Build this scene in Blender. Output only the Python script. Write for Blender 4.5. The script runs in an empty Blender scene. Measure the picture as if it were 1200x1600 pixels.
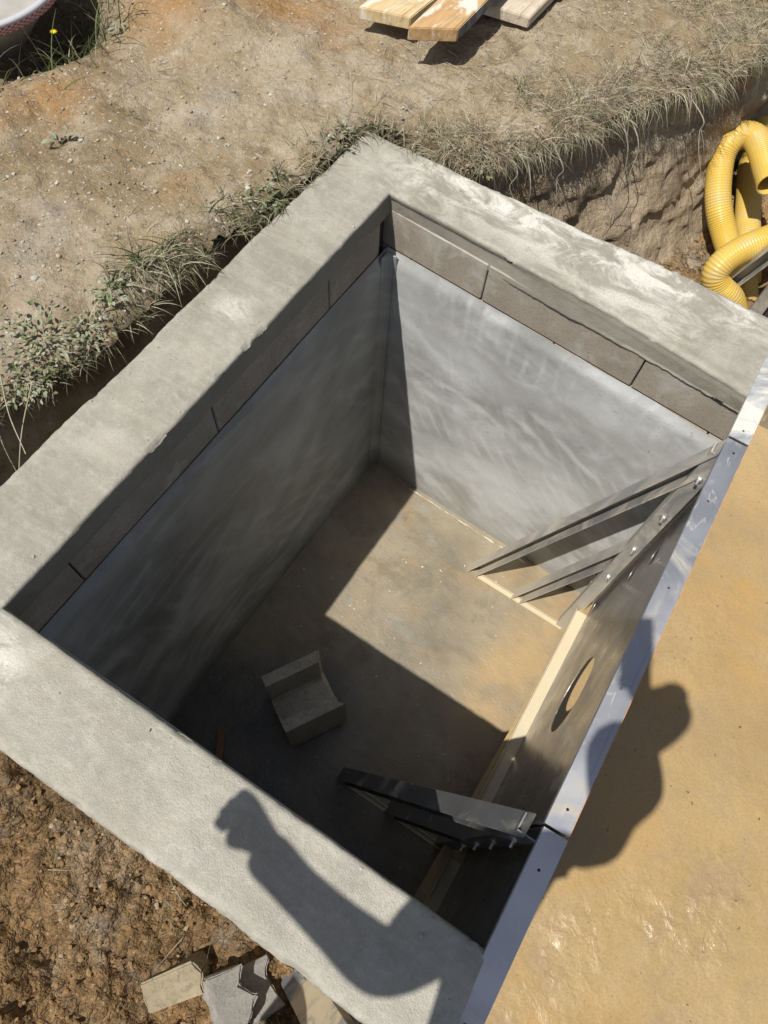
import bpy, bmesh, math, random
import numpy as np
from mathutils import Vector, Matrix
R = math.radians
rnd = random.Random(7)
scene = bpy.context.scene
COL = scene.collection

# ------------------------------------------------------------------ camera, sky, sun, exposure
cam_d = bpy.data.cameras.new("camera"); cam = bpy.data.objects.new("camera", cam_d); COL.objects.link(cam)
cam_d.sensor_fit = 'VERTICAL'; cam_d.sensor_height = 36.0; cam_d.lens = 26.117
cam_d.shift_x = -35.18 / 1600; cam_d.shift_y = 47.54 / 1600
cam_d.clip_start = 0.02; cam_d.clip_end = 500
CAM = Vector((0.8436, -1.4291, 1.4882))
CR = Matrix(((0.83812594, -0.5236259, 0.15284247), (0.54009041, 0.75732779, -0.3670926), (0.07646734, 0.39021858, 0.91754139)))
cam.matrix_world = Matrix.Translation(CAM) @ CR.to_4x4()
scene.camera = cam

SUN = Vector((-0.172, -0.485, 1.0)).normalized()          # towards the sun
world = bpy.data.worlds.new("World"); scene.world = world; world.use_nodes = True
wt = world.node_tree
sky = wt.nodes.new('ShaderNodeTexSky'); sky.sky_type = 'NISHITA'; sky.sun_disc = False
sky.sun_elevation = math.asin(SUN.z); sky.sun_rotation = math.atan2(SUN.x, SUN.y)
sky.air_density = 1.0; sky.dust_density = 1.5
bg = wt.nodes['Background']; bg.inputs['Strength'].default_value = 0.068
hs = wt.nodes.new('ShaderNodeHueSaturation'); hs.inputs['Saturation'].default_value = .72     # the camera's white balance
wt.links.new(sky.outputs[0], hs.inputs['Color']); wt.links.new(hs.outputs[0], bg.inputs[0])
sun_d = bpy.data.lights.new("sun", 'SUN'); sun_d.energy = 4.5; sun_d.angle = R(0.55); sun_d.color = (1.0, 0.955, 0.88)
sun = bpy.data.objects.new("sun", sun_d); COL.objects.link(sun)
sun.rotation_euler = (-SUN).to_track_quat('-Z', 'Y').to_euler(); sun.location = SUN * 30
scene.view_settings.view_transform = 'Standard'; scene.view_settings.look = 'None'
scene.view_settings.exposure = 0.28; scene.view_settings.gamma = 1.0

# ------------------------------------------------------------------ noise for geometry
def _h(ix, iy, seed):
    h = (ix * 374761393 + iy * 668265263 + seed * 144269504) & 0xffffffff
    h = ((h ^ (h >> 13)) * 1274126177) & 0xffffffff
    return ((h ^ (h >> 16)) & 0xffff) / 65535.0
def vnoise(x, y, seed=0):
    x = np.asarray(x, float); y = np.asarray(y, float)
    ix = np.floor(x).astype(np.int64); iy = np.floor(y).astype(np.int64)
    fx = x - ix; fy = y - iy
    fx = fx * fx * fx * (fx * (fx * 6 - 15) + 10); fy = fy * fy * fy * (fy * (fy * 6 - 15) + 10)
    a = _h(ix, iy, seed); b = _h(ix + 1, iy, seed); c = _h(ix, iy + 1, seed); d = _h(ix + 1, iy + 1, seed)
    return (a * (1 - fx) + b * fx) * (1 - fy) + (c * (1 - fx) + d * fx) * fy
def fbm(x, y, seed=0, oct=4, gain=.5):
    x = np.asarray(x, float); y = np.asarray(y, float); t = 0; a = 1; n = 0
    for o in range(oct):
        ca, sa = math.cos(o * 1.3), math.sin(o * 1.3)
        t = t + a * (vnoise((x * ca - y * sa) * 2 ** o, (x * sa + y * ca) * 2 ** o, seed + o * 17) - .5); n += a; a *= gain
    return t / n * 2          # about -1..1
def sstep(a, b, x):
    t = np.clip((np.asarray(x, float) - a) / (b - a), 0, 1); return t * t * (3 - 2 * t)

# ------------------------------------------------------------------ object helpers
def put(name, me, mats, parent=None, origin=(0, 0, 0)):
    o = bpy.data.objects.new(name, me); COL.objects.link(o)
    for m in (mats if isinstance(mats, (list, tuple)) else [mats]): me.materials.append(m)
    if parent: o.parent = parent
    else: o.location = origin
    return o
def tag(o, label=None, cat=None, group=None, kind=None):
    if label: o['label'] = label
    if cat: o['category'] = cat
    if group: o['group'] = group
    if kind: o['kind'] = kind
    return o
def empty(name, loc, label, cat, group=None, rz=0):
    o = bpy.data.objects.new(name, None); COL.objects.link(o); o.location = loc; o.rotation_euler = (0, 0, rz)
    o.empty_display_size = .05
    return tag(o, label, cat, group)
class MB:
    def __init__(s): s.v = []; s.f = []; s.mi = []; s.col = None
    def add(s, vs, fs, mi=0):
        n = len(s.v); s.v.extend([tuple(map(float, p)) for p in vs]); s.f.extend([tuple(i + n for i in f) for f in fs]); s.mi.extend([mi] * len(fs))
    def box(s, a, b, mi=0, M=None):
        x0, y0, z0 = a; x1, y1, z1 = b
        vs = [(x0,y0,z0),(x1,y0,z0),(x1,y1,z0),(x0,y1,z0),(x0,y0,z1),(x1,y0,z1),(x1,y1,z1),(x0,y1,z1)]
        if M is not None: vs = [tuple(M @ Vector(v)) for v in vs]
        s.add(vs, [(0,3,2,1),(4,5,6,7),(0,1,5,4),(1,2,6,5),(2,3,7,6),(3,0,4,7)], mi)
    def prism(s, poly, z0, z1, mi=0, M=None):
        n = len(poly); vs = [(x, y, z0) for x, y in poly] + [(x, y, z1) for x, y in poly]
        if M is not None: vs = [tuple(M @ Vector(v)) for v in vs]
        fs = [tuple(range(n))[::-1], tuple(range(n, 2 * n))] + [(i, (i + 1) % n, n + (i + 1) % n, n + i) for i in range(n)]
        s.add(vs, fs, mi)
    def tube(s, pts, rad, seg=8, mi=0, cap=True):
        pts = [Vector(p) for p in pts]; n = len(pts); rad = rad if hasattr(rad, '__len__') else [rad] * n
        t = (pts[1] - pts[0]).normalized(); u = t.orthogonal().normalized(); vs = []; fs = []
        for i, p in enumerate(pts):
            t2 = (pts[min(i + 1, n - 1)] - pts[max(i - 1, 0)]).normalized()
            u = (u - t2 * u.dot(t2)).normalized(); w = t2.cross(u)
            for k in range(seg):
                a = 2 * math.pi * k / seg; vs.append(p + (u * math.cos(a) + w * math.sin(a)) * rad[i])
        for i in range(n - 1):
            for k in range(seg):
                fs.append((i * seg + k, i * seg + (k + 1) % seg, (i + 1) * seg + (k + 1) % seg, (i + 1) * seg + k))
        if cap: fs += [tuple(range(seg))[::-1], tuple((n - 1) * seg + k for k in range(seg))]
        s.add(vs, fs, mi)
    def cyl(s, p, q, r, seg=12, mi=0): s.tube([p, q], r, seg, mi)
    def build(s, name, mats, parent=None, origin=(0, 0, 0), smooth=False, bevel=0, bseg=2, sharp=True):
        me = bpy.data.meshes.new(name); ox, oy, oz = origin
        me.from_pydata([(x - ox, y - oy, z - oz) for x, y, z in s.v], [], s.f)
        me.polygons.foreach_set('material_index', s.mi)
        if bevel:
            bm = bmesh.new(); bm.from_mesh(me)
            es = [e for e in bm.edges if len(e.link_faces) == 2 and e.calc_face_angle(0) > .5]
            bmesh.ops.bevel(bm, geom=es, offset=bevel, segments=bseg, affect='EDGES', clamp_overlap=True)
            bm.to_mesh(me); bm.free()
        if smooth: me.polygons.foreach_set('use_smooth', [True] * len(me.polygons))
        me.update()
        return put(name, me, mats, parent, origin)
def grid_mesh(name, X, Y, Z, mats, keep=None, attrs=None, parent=None, origin=(0, 0, 0), smooth=True, flip=False):
    """a sheet from three equal 2-D arrays; keep = face mask"""
    h, w = X.shape; ox, oy, oz = origin
    co = np.stack([X - ox, Y - oy, Z - oz], -1).reshape(-1, 3)
    idx = np.arange(h * w).reshape(h, w)
    q = np.stack([idx[:-1, :-1], idx[:-1, 1:], idx[1:, 1:], idx[1:, :-1]], -1).reshape(-1, 4)
    if flip: q = q[:, ::-1]
    if keep is not None: q = q[keep.reshape(-1)]
    used = np.unique(q); rem = -np.ones(h * w, np.int64); rem[used] = np.arange(len(used)); q = rem[q]; co = co[used]
    me = bpy.data.meshes.new(name); me.vertices.add(len(co)); me.vertices.foreach_set('co', co.astype(np.float32).ravel())
    me.loops.add(q.size); me.loops.foreach_set('vertex_index', q.astype(np.int32).ravel())
    me.polygons.add(len(q)); me.polygons.foreach_set('loop_start', np.arange(0, q.size, 4, dtype=np.int32))
    me.polygons.foreach_set('loop_total', np.full(len(q), 4, np.int32))
    me.polygons.foreach_set('use_smooth', np.full(len(q), smooth))
    for k, a in (attrs or {}).items():
        at = me.attributes.new(k, 'FLOAT', 'POINT'); at.data.foreach_set('value', a.reshape(-1)[used].astype(np.float32))
    me.update(); me.validate()
    return put(name, me, mats, parent, origin)
def plate(name, outline, holes, th, M, mat, parent=None, hseg=28):
    """flat plate with real round / slotted holes: 2-D outline + [(cx,cy,rx,ry)] -> extruded by th, placed by M"""
    bm = bmesh.new()
    def loop(ps):
        vs = [bm.verts.new((x, y, 0)) for x, y in ps]
        return [bm.edges.new((vs[i], vs[(i + 1) % len(vs)])) for i in range(len(vs))]
    es = loop(outline)
    for cx, cy, rx, ry in holes:
        es += loop([(cx + rx * math.cos(2 * math.pi * k / hseg), cy + ry * math.sin(2 * math.pi * k / hseg)) for k in range(hseg)])
    bmesh.ops.triangle_fill(bm, edges=es, use_beauty=True, use_dissolve=False)
    g = bmesh.ops.extrude_face_region(bm, geom=bm.faces[:])
    bmesh.ops.translate(bm, verts=[v for v in g['geom'] if isinstance(v, bmesh.types.BMVert)], vec=(0, 0, th))
    bmesh.ops.transform(bm, matrix=M, verts=bm.verts[:])
    bmesh.ops.recalc_face_normals(bm, faces=bm.faces[:])
    me = bpy.data.meshes.new(name); bm.to_mesh(me); bm.free()
    return put(name, me, mat, parent)
def copy_tree(o, parent=None):
    c = o.copy(); COL.objects.link(c); c.parent = parent
    for ch in list(o.children): copy_tree(ch, c)
    return c
def spline(pts, n):
    """Catmull-Rom through points, n samples per span"""
    P = [Vector(p) for p in pts]; P = [P[0] * 2 - P[1]] + P + [P[-1] * 2 - P[-2]]; out = []
    for i in range(1, len(P) - 2):
        for k in range(n):
            t = k / n; a, b, c, d = P[i - 1], P[i], P[i + 1], P[i + 2]
            out.append(.5 * ((2 * b) + (c - a) * t + (2 * a - 5 * b + 4 * c - d) * t * t + (3 * b - a - 3 * c + d) * t ** 3))
    out.append(P[-2]); return out

# ------------------------------------------------------------------ material helpers
class G:
    def __init__(s, name):
        s.m = bpy.data.materials.new(name); s.m.use_nodes = True; s.t = s.m.node_tree
        s.b = s.t.nodes['Principled BSDF']; s.co = s.t.nodes.new('ShaderNodeTexCoord').outputs['Object']
    def lk(s, a, sock):
        if isinstance(a, bpy.types.NodeSocket): s.t.links.new(a, sock)
        elif isinstance(a, tuple) and len(a) == 3 and sock.type == 'RGBA': sock.default_value = (*a, 1)
        else: sock.default_value = a
    def map(s, scale=(1, 1, 1), rot=(0, 0, 0), vec=None):
        n = s.t.nodes.new('ShaderNodeMapping'); s.lk(vec or s.co, n.inputs[0]); n.inputs['Scale'].default_value = scale; n.inputs['Rotation'].default_value = rot
        return n.outputs[0]
    def noise(s, sc, det=6, rough=.55, vec=None, dist=0):
        n = s.t.nodes.new('ShaderNodeTexNoise'); s.lk(vec or s.co, n.inputs['Vector'])
        n.inputs['Scale'].default_value = sc; n.inputs['Detail'].default_value = det; n.inputs['Roughness'].default_value = rough; n.inputs['Distortion'].default_value = dist
        return n.outputs['Fac']
    def vor(s, sc, vec=None, feat='F1', rand=1, out='Distance'):
        n = s.t.nodes.new('ShaderNodeTexVoronoi'); n.feature = feat; s.lk(vec or s.co, n.inputs['Vector']); n.inputs['Scale'].default_value = sc
        n.inputs['Randomness'].default_value = rand
        return n.outputs[out]
    def ramp(s, fac, *stops):
        n = s.t.nodes.new('ShaderNodeValToRGB'); s.lk(fac, n.inputs[0]); e = n.color_ramp.elements
        while len(e) < len(stops): e.new(.5)
        for k, (p, c) in enumerate(stops):
            e[k].position = p; e[k].color = (*c, 1) if isinstance(c, tuple) else (c, c, c, 1)
        return n.outputs[0]
    def mix(s, fac, a, b, mode='MIX'):
        n = s.t.nodes.new('ShaderNodeMix'); n.data_type = 'RGBA'; n.blend_type = mode
        s.lk(fac, n.inputs[0]); s.lk(a, n.inputs[6]); s.lk(b, n.inputs[7]); return n.outputs[2]
    def math(s, op, a, b=0.0, c=None):
        n = s.t.nodes.new('ShaderNodeMath'); n.operation = op; s.lk(a, n.inputs[0]); s.lk(b, n.inputs[1])
        if c is not None: s.lk(c, n.inputs[2])
        return n.outputs[0]
    def attr(s, name):
        n = s.t.nodes.new('ShaderNodeAttribute'); n.attribute_name = name; return n.outputs['Fac']
    def xyz(s):
        n = s.t.nodes.new('ShaderNodeSeparateXYZ'); s.lk(s.co, n.inputs[0]); return n.outputs
    def bump(s, h, st, dist=.01, nrm=None):
        n = s.t.nodes.new('ShaderNodeBump'); s.lk(h, n.inputs['Height']); n.inputs['Strength'].default_value = st; n.inputs['Distance'].default_value = dist
        if nrm: s.lk(nrm, n.inputs['Normal'])
        return n.outputs[0]
    def done(s, col, rough=.85, nrm=None, metal=0.0, spec=.4):
        s.lk(col, s.b.inputs['Base Color']); s.lk(rough, s.b.inputs['Roughness']); s.lk(metal, s.b.inputs['Metallic'])
        s.b.inputs['Specular IOR Level'].default_value = spec
        if nrm: s.lk(nrm, s.b.inputs['Normal'])
        return s.m
MAT = {}
def mk():
    # ---- concrete of the coping
    g = G('coping_concrete')
    big = g.noise(3.2, 5, .6, dist=.6); mid = g.noise(16, 6, .65, dist=.5); fine = g.noise(160, 4, .7)
    c = g.ramp(big, (.30, (.225, .207, .166)), (.5, (.318, .296, .244)), (.72, (.415, .39, .332)))
    c = g.mix(g.ramp(mid, (.42, .0), (.62, .55)), c, (.225, .212, .178))
    c = g.mix(g.ramp(g.noise(42, 5, .7), (.50, .0), (.70, .5)), c, (.44, .42, .365))
    lait = g.attr('laitance')                                     # white laitance dragged along the edges by the trowel
    sw = g.noise(7, 8, .72, g.map((1, 2.0, 1), (0, 0, .35)), dist=.8)
    wf = g.math('MULTIPLY', g.ramp(sw, (.44, .0), (.56, 1.0)), g.math('ADD', g.math('MULTIPLY', lait, 1.0), .02))
    c = g.mix(wf, c, (.68, .655, .59))
    c = g.mix(g.ramp(g.noise(70, 3), (.66, .0), (.78, .55)), c, (.17, .16, .13))
    c = g.mix(g.ramp(g.noise(4.1, 2), (.69, .0), (.76, .35)), c, (.42, .30, .15))
    c = g.mix(g.ramp(fine, (.3, .42), (.7, .0)), c, (.20, .19, .16))
    st = g.noise(5, 6, .62, g.map((1.1, 8, 1), (0, 0, .06)), .5); c = g.mix(g.ramp(st, (.46, .0), (.66, .20)), c, (.47, .445, .385)); c = g.mix(g.ramp(st, (.30, .18), (.44, .0)), c, (.20, .185, .15))
    pit_ = g.ramp(g.vor(34), (.05, 1.0), (.085, .0)); pm = g.math('MULTIPLY', pit_, g.ramp(g.noise(6.3, 3), (.52, .0), (.6, 1.0)))
    c = g.mix(g.math('MULTIPLY', pm, .75), c, (.12, .11, .09))
    hl = g.math('ABSOLUTE', g.math('SUBTRACT', g.noise(1.9, 5, .6, dist=.4), .5)); hf = g.math('MULTIPLY', g.ramp(hl, (.0, .3), (.004, .0)), g.ramp(g.noise(2.7, 2), (.60, .0), (.64, 1.0)))
    c = g.mix(hf, c, (.16, .145, .115))
    c = g.mix(g.ramp(g.noise(2.2, 6, .7, dist=.3), (.56, .0), (.70, .45)), c, (.27, .24, .18))
    c = g.mix(g.math('MULTIPLY', g.attr('cast'), .72), c, g.ramp(g.noise(8, 6, .65), (.3, (.155, .142, .112)), (.7, (.235, .217, .176))))   # board-cast face, never trowelled
    wet = g.attr('wet')
    ro = g.math('SUBTRACT', .82, g.math('MULTIPLY', wet, .40))
    n1 = g.bump(g.noise(5, 4), .4, .012); n2 = g.bump(g.noise(260, 3, .7), .75, .0022, n1); n3 = g.bump(g.noise(60, 5, .7), .30, .003, n2)
    MAT['coping'] = g.done(c, ro, n3, spec=.5)
    # ---- hollow block faces
    g = G('concrete_block')
    c = g.ramp(g.noise(6, 5), (.3, (.26, .225, .18)), (.7, (.36, .318, .262)))
    c = g.mix(g.ramp(g.noise(140, 3, .8), (.35, .55), (.47, .0)), c, (.15, .13, .105))
    c = g.mix(g.ramp(g.noise(9, 6, .7, dist=.5), (.52, .0), (.66, .7)), c, (.42, .40, .355))
    MAT['block'] = g.done(c, .92, g.bump(g.noise(200, 4, .8), .5, .003), spec=.25)
    g = G('pale_block')
    c = g.ramp(g.noise(9, 5), (.3, (.25, .237, .215)), (.7, (.36, .343, .315)))
    c = g.mix(g.ramp(g.noise(120, 3, .8), (.34, .6), (.5, .0)), c, (.17, .155, .13))
    c = g.mix(g.ramp(g.noise(14, 5, .7), (.58, .0), (.70, .7)), c, (.36, .27, .15))
    MAT['pale_block'] = g.done(c, .92, g.bump(g.noise(150, 5, .85), .7, .005), spec=.25)
    # ---- smooth render with trowel and brush sweeps
    g = G('cement_render')
    v = g.map((1.0, 1.0, 2.3), (.35, .45, .3))
    v = g.map((1.0, 1.0, 1.2), (.35, .45, .3)); a = g.noise(2.3, 6, .55, v, .5); b = g.noise(4.2, 6, .6, g.map((1, 1, 1.35), (.5, .55, .2)), .8)
    c = g.ramp(a, (.32, (.275, .278, .265)), (.50, (.40, .405, .395)), (.66, (.52, .528, .52)))
    c = g.mix(g.ramp(b, (.45, .0), (.68, .70)), c, (.60, .61, .605))
    c = g.mix(g.ramp(g.noise(3.1, 4, .5, g.map((1, 1, 1.4), (.2, .3, 0)), .8), (.52, .0), (.72, .75)), c, (.30, .295, .265))
    def arcs(ctr, sc_, seed, amt, c):
        wv = g.t.nodes.new('ShaderNodeTexWave'); wv.wave_type = 'RINGS'; wv.rings_direction = 'SPHERICAL'
        mp = g.t.nodes.new('ShaderNodeMapping'); g.lk(g.co, mp.inputs[0]); mp.inputs['Location'].default_value = ctr; g.lk(mp.outputs[0], wv.inputs['Vector'])
        wv.inputs['Scale'].default_value = sc_; wv.inputs['Distortion'].default_value = 3.2; wv.inputs['Detail'].default_value = 3; wv.inputs['Detail Scale'].default_value = .8; wv.inputs['Detail Roughness'].default_value = .6
        f = g.math('MULTIPLY', g.ramp(wv.outputs['Fac'], (.62, .0), (.98, 1.0)), g.ramp(g.noise(3.3 + seed, 4, .6, None, .4), (.48, .0), (.64, amt)))
        return g.mix(f, c, (.68, .685, .675))
    c = arcs((-.2, .9, .1), 4.5, 0, .38, c); c = arcs((-1.3, 0.2, -1.2), 6, 1.3, .30, c)
    c = g.mix(g.ramp(g.noise(150, 3, .7), (.30, .35), (.46, .0)), c, (.25, .245, .225))
    damp_or_shade = g.math('SUBTRACT', 1.0, g.math('MULTIPLY_ADD', g.math('ADD', g.xyz()[2], g.math('MULTIPLY', g.noise(6, 5), .14)), 7.0, -.69))
    n = g.t.nodes.new('ShaderNodeClamp'); g.lk(damp_or_shade, n.inputs[0])
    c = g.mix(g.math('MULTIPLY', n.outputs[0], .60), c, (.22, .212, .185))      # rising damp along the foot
    c = g.mix(g.ramp(g.noise(46, 2), (.72, .0), (.75, .5)), c, (.19, .18, .16))
    MAT['render'] = g.done(c, g.ramp(b, (.3, .42), (.7, .6)), g.bump(g.noise(11, 5, .6, v), .18, .006), spec=.45)
    def damp_or_shade(m, name, k, extra):  # copies a material with shade multiplied into its base colour, in patches
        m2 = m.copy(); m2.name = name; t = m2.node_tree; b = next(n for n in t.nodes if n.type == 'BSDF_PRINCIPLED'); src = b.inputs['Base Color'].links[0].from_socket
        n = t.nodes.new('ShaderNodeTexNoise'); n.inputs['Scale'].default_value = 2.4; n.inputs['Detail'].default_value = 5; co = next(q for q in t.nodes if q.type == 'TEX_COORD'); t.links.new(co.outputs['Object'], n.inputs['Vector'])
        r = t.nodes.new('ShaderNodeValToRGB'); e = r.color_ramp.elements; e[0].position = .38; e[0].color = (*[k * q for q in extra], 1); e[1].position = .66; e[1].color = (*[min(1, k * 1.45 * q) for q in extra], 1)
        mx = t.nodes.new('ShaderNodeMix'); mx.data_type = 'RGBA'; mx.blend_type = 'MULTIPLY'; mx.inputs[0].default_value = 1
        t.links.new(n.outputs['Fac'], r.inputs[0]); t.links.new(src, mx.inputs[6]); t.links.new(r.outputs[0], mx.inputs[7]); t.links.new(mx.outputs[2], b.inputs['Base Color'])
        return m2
    MAT['render_shaded'] = damp_or_shade(MAT['render'], 'shaded_cement_render', .52, (.98, 1, 1))  # render for the left and front walls, their shade painted in as darker colour
    # ---- pit floor
    g = G('pit_floor_concrete')
    a = g.noise(2.6, 6, .6, dist=.4)
    c = g.ramp(a, (.3, (.165, .143, .102)), (.52, (.245, .208, .145)), (.72, (.31, .268, .19)))
    c = g.mix(g.ramp(g.noise(4.4, 6, .65, dist=.5), (.50, .0), (.66, .65)), c, (.32, .21, .10)); c = g.mix(g.ramp(g.noise(3.1, 6, .7, dist=.3), (.54, .0), (.64, .6)), c, (.13, .115, .08))
    c = g.mix(g.ramp(g.noise(9, 5, .65), (.56, .0), (.70, .55)), c, (.22, .225, .21))
    c = g.mix(g.ramp(g.noise(24, 4, .6), (.63, .0), (.72, .5)), c, (.13, .115, .075))
    c = g.mix(g.ramp(g.noise(75, 2, .5), (.73, .0), (.76, .9)), c, (.62, .60, .54))
    wet = g.attr('wet')
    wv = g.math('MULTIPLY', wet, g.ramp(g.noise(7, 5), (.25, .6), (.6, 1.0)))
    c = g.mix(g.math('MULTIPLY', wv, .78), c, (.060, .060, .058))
    c = g.mix(g.attr('rim'), c, (.62, .60, .55))
    c = g.mix(g.attr('ochre'), c, (.40, .27, .12))
    ro = g.math('SUBTRACT', g.ramp(g.noise(6, 4), (.3, .42), (.7, .7)), g.math('MULTIPLY', wv, .30))
    n1 = g.bump(g.noise(8, 4), .3, .012); n2 = g.bump(g.noise(55, 5, .6, g.map((1, 2.2, 1), (0, 0, .6))), .55, .004, n1)
    MAT['pit_floor'] = g.done(c, ro, n2, spec=.5)
    # ---- pool floor: wet ochre slurry on the slab
    g = G('pool_floor_slurry')
    a = g.noise(1.5, 5, .6, dist=.5)
    c = g.ramp(a, (.3, (.315, .215, .100)), (.5, (.375, .262, .122)), (.70, (.40, .295, .155)))
    c = g.mix(g.ramp(g.noise(3.4, 7, .7, dist=.6), (.46, .0), (.68, .8)), c, (.30, .225, .135)); c = g.mix(g.ramp(g.noise(120, 4, .75), (.40, .35), (.55, .0)), c, (.22, .15, .07))
    c = g.mix(g.ramp(g.noise(1.1, 4, .6, dist=.6), (.55, .0), (.72, .5)), c, (.43, .255, .07))
    c = g.mix(g.ramp(g.noise(30, 5, .7), (.62, .0), (.74, .5)), c, (.29, .235, .15))
    c = g.mix(g.ramp(g.noise(38, 2, .4), (.755, .0), (.775, .8)), c, (.10, .075, .04))
    lump = g.attr('lump')
    ro = g.math('SUBTRACT', g.ramp(g.noise(5, 6, .65), (.32, .24), (.62, .50)), g.math('MULTIPLY', lump, .10))
    n1 = g.bump(g.noise(7, 4, .6), .35, .015)
    n2 = g.bump(g.math('MULTIPLY', g.noise(21, 5, .58, dist=.5), g.math('ADD', g.math('MULTIPLY', lump, 1.2), g.ramp(g.noise(2.3, 4, .6), (.50, .03), (.66, .45)))), .62, .020, n1)
    n3 = g.bump(g.noise(90, 3, .6), .12, .002, n2)
    c = g.mix(g.ramp(g.noise(55, 2, .4), (.735, .0), (.76, .7)), c, (.12, .085, .045)); c = g.mix(g.ramp(g.noise(2.0, 5, .6, dist=.5), (.55, .0), (.68, .55)), c, (.40, .245, .075))
    MAT['pool_floor'] = g.done(c, ro, n3, spec=.5)
    # ---- soils
    def soil(name, dry):
        g = G(name)
        a = g.noise(1.7, 7, .62, dist=.5); b = g.noise(8, 7, .66, dist=.4)
        if dry:
            c = g.ramp(a, (.3, (.225, .165, .094)), (.48, (.30, .23, .138)), (.68, (.36, .292, .19)))
            c = g.mix(g.ramp(b, (.46, .0), (.66, .8)), c, (.46, .40, .30))
            c = g.mix(g.ramp(g.noise(4.3, 6, .6), (.54, .0), (.66, .65)), c, (.235, .205, .165))
        else:
            c = g.ramp(a, (.3, (.155, .096, .046)), (.5, (.235, .155, .079)), (.70, (.31, .22, .125)))
            c = g.mix(g.ramp(b, (.52, .0), (.68, .7)), c, (.215, .19, .155))
            c = g.mix(g.ramp(g.noise(5, 6, .6), (.56, .0), (.70, .6)), c, (.25, .145, .06))
        cr = g.noise(2.6, 5, .62, dist=.6); ck = g.math('ABSOLUTE', g.math('SUBTRACT', cr, .5))
        c = g.mix(g.math('MULTIPLY', g.ramp(ck, (.0, 1.0), (.012, .0)), g.ramp(g.noise(3.3, 3), (.45, .0), (.6, .75))), c, (.07, .05, .032))
        c = g.mix(g.attr('rust'), c, (.36, .195, .07))
        c = g.mix(g.attr('pale'), c, (.46, .41, .33))
        c = g.mix(g.attr('humus'), c, (.085, .062, .040))
        c = g.mix(g.ramp(g.noise(60, 5, .75), (.30, .6), (.45, .0)), c, (.15, .112, .07))
        k_ = 1.0 if dry else .35
        c = g.mix(g.ramp(g.noise(95, 3, .6), (.60, .0), (.68, .75 * k_)), c, (.50, .455, .375))
        c = g.mix(g.ramp(g.noise(26, 4, .7), (.62, .0), (.70, .6 * k_)), c, (.44, .39, .31))
        if not dry:                                                # crumb structure of dug clay
            wv_ = g.t.nodes.new('ShaderNodeVectorMath'); wv_.operation = 'ADD'; ns = g.t.nodes.new('ShaderNodeTexNoise'); ns.inputs['Scale'].default_value = 30; ns.inputs['Detail'].default_value = 4
            sc_ = g.t.nodes.new('ShaderNodeVectorMath'); sc_.operation = 'SCALE'; sc_.inputs['Scale'].default_value = .045; g.lk(g.co, ns.inputs['Vector']); g.lk(ns.outputs['Color'], sc_.inputs[0]); g.lk(g.co, wv_.inputs[0]); g.lk(sc_.outputs[0], wv_.inputs[1]); wp = wv_.outputs[0]
            v1 = g.vor(48, wp); v2 = g.vor(115, wp); vc = g.vor(48, wp, out='Color'); vd = g.vor(115, wp, out='Color')
            c = g.mix(.55, c, g.ramp(vc, (.1, (.45, .45, .45)), (.9, (1.35, 1.3, 1.22))), 'MULTIPLY'); c = g.mix(.5, c, g.ramp(vd, (.1, (.5, .5, .5)), (.9, (1.35, 1.32, 1.28))), 'MULTIPLY')
            hh = g.math('SUBTRACT', 1.0, g.math('ADD', g.math('MULTIPLY', v1, .9), g.math('MULTIPLY', v2, .45)))
            nn1 = g.bump(hh, .9, .014); n2 = g.bump(g.noise(150, 5, .75), .6, .004, nn1); return g.done(c, .95, n2, spec=.15)
        n1 = g.bump(g.noise(22, 6, .7), .95 if dry else .6, .022 if dry else .012); n2 = g.bump(g.noise(120, 5, .75), .85 if dry else .6, .005, n1)
        return g.done(c, .95, n2, spec=.2)
    MAT['soil'] = soil('dry_topsoil', True); MAT['clay'] = soil('excavated_clay', False)
    g = G('cut_earth')                                            # the scraped face of the trench
    c = g.ramp(g.noise(2.2, 6, .6, dist=.5), (.3, (.30, .235, .155)), (.5, (.39, .315, .22)), (.72, (.47, .395, .29)))
    c = g.mix(g.ramp(g.noise(6, 6, .7), (.52, .0), (.68, .6)), c, (.31, .20, .095))
    c = g.mix(g.ramp(g.noise(40, 5, .75), (.30, .6), (.46, .0)), c, (.15, .112, .07))
    c = g.mix(g.attr('humus'), c, (.13, .088, .05))
    n1 = g.bump(g.noise(16, 6, .7, g.map((1, 1, .55))), .9, .03); n2 = g.bump(g.noise(90, 5, .75), .8, .006, n1)
    MAT['cut'] = g.done(c, .95, n2, spec=.2)
    # ---- galvanised steel, smeared with dried cement
    def steel(name, base, dirt, dcol, rlo, rhi, metal=.85, foot=False):
        g = G(name)
        spang = g.vor(60, out='Color'); sv = g.math('MULTIPLY_ADD', spang, .10, .95)
        c = g.mix(1.0, base, g.ramp(g.noise(6, 4), (.3, .80), (.7, 1.05)), 'MULTIPLY')
        d = g.noise(5.5, 7, .68, g.map((1, 1, .45), (.2, .2, .3)), 1.0)
        df = g.ramp(d, (dirt, .0), (dirt + .13, .85))
        sm = g.ramp(g.noise(13, 4, .55, g.map((2.5, .8, .35), (.4, .5, .1)), 1.6), (.62, .0), (.68, .5))
        if foot:                                                   # mud dried on the lower end
            ft = g.ramp(g.math('ADD', g.xyz()[2], g.math('MULTIPLY', g.noise(14, 5, .7), .5)), (.42, 1.0), (.80, .0)); df = g.math('MAXIMUM', df, ft)
        c = g.mix(df, c, dcol); c = g.mix(sm, c, (.52, .51, .47))
        spot = g.ramp(g.noise(42, 3, .5), (.69, .0), (.73, .8)); c = g.mix(spot, c, (.55, .53, .48))
        mt = g.math('MULTIPLY', g.math('SUBTRACT', 1.0, df), g.math('MULTIPLY', g.math('SUBTRACT', 1.0, g.math('MULTIPLY', sm, .8)), metal))
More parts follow.
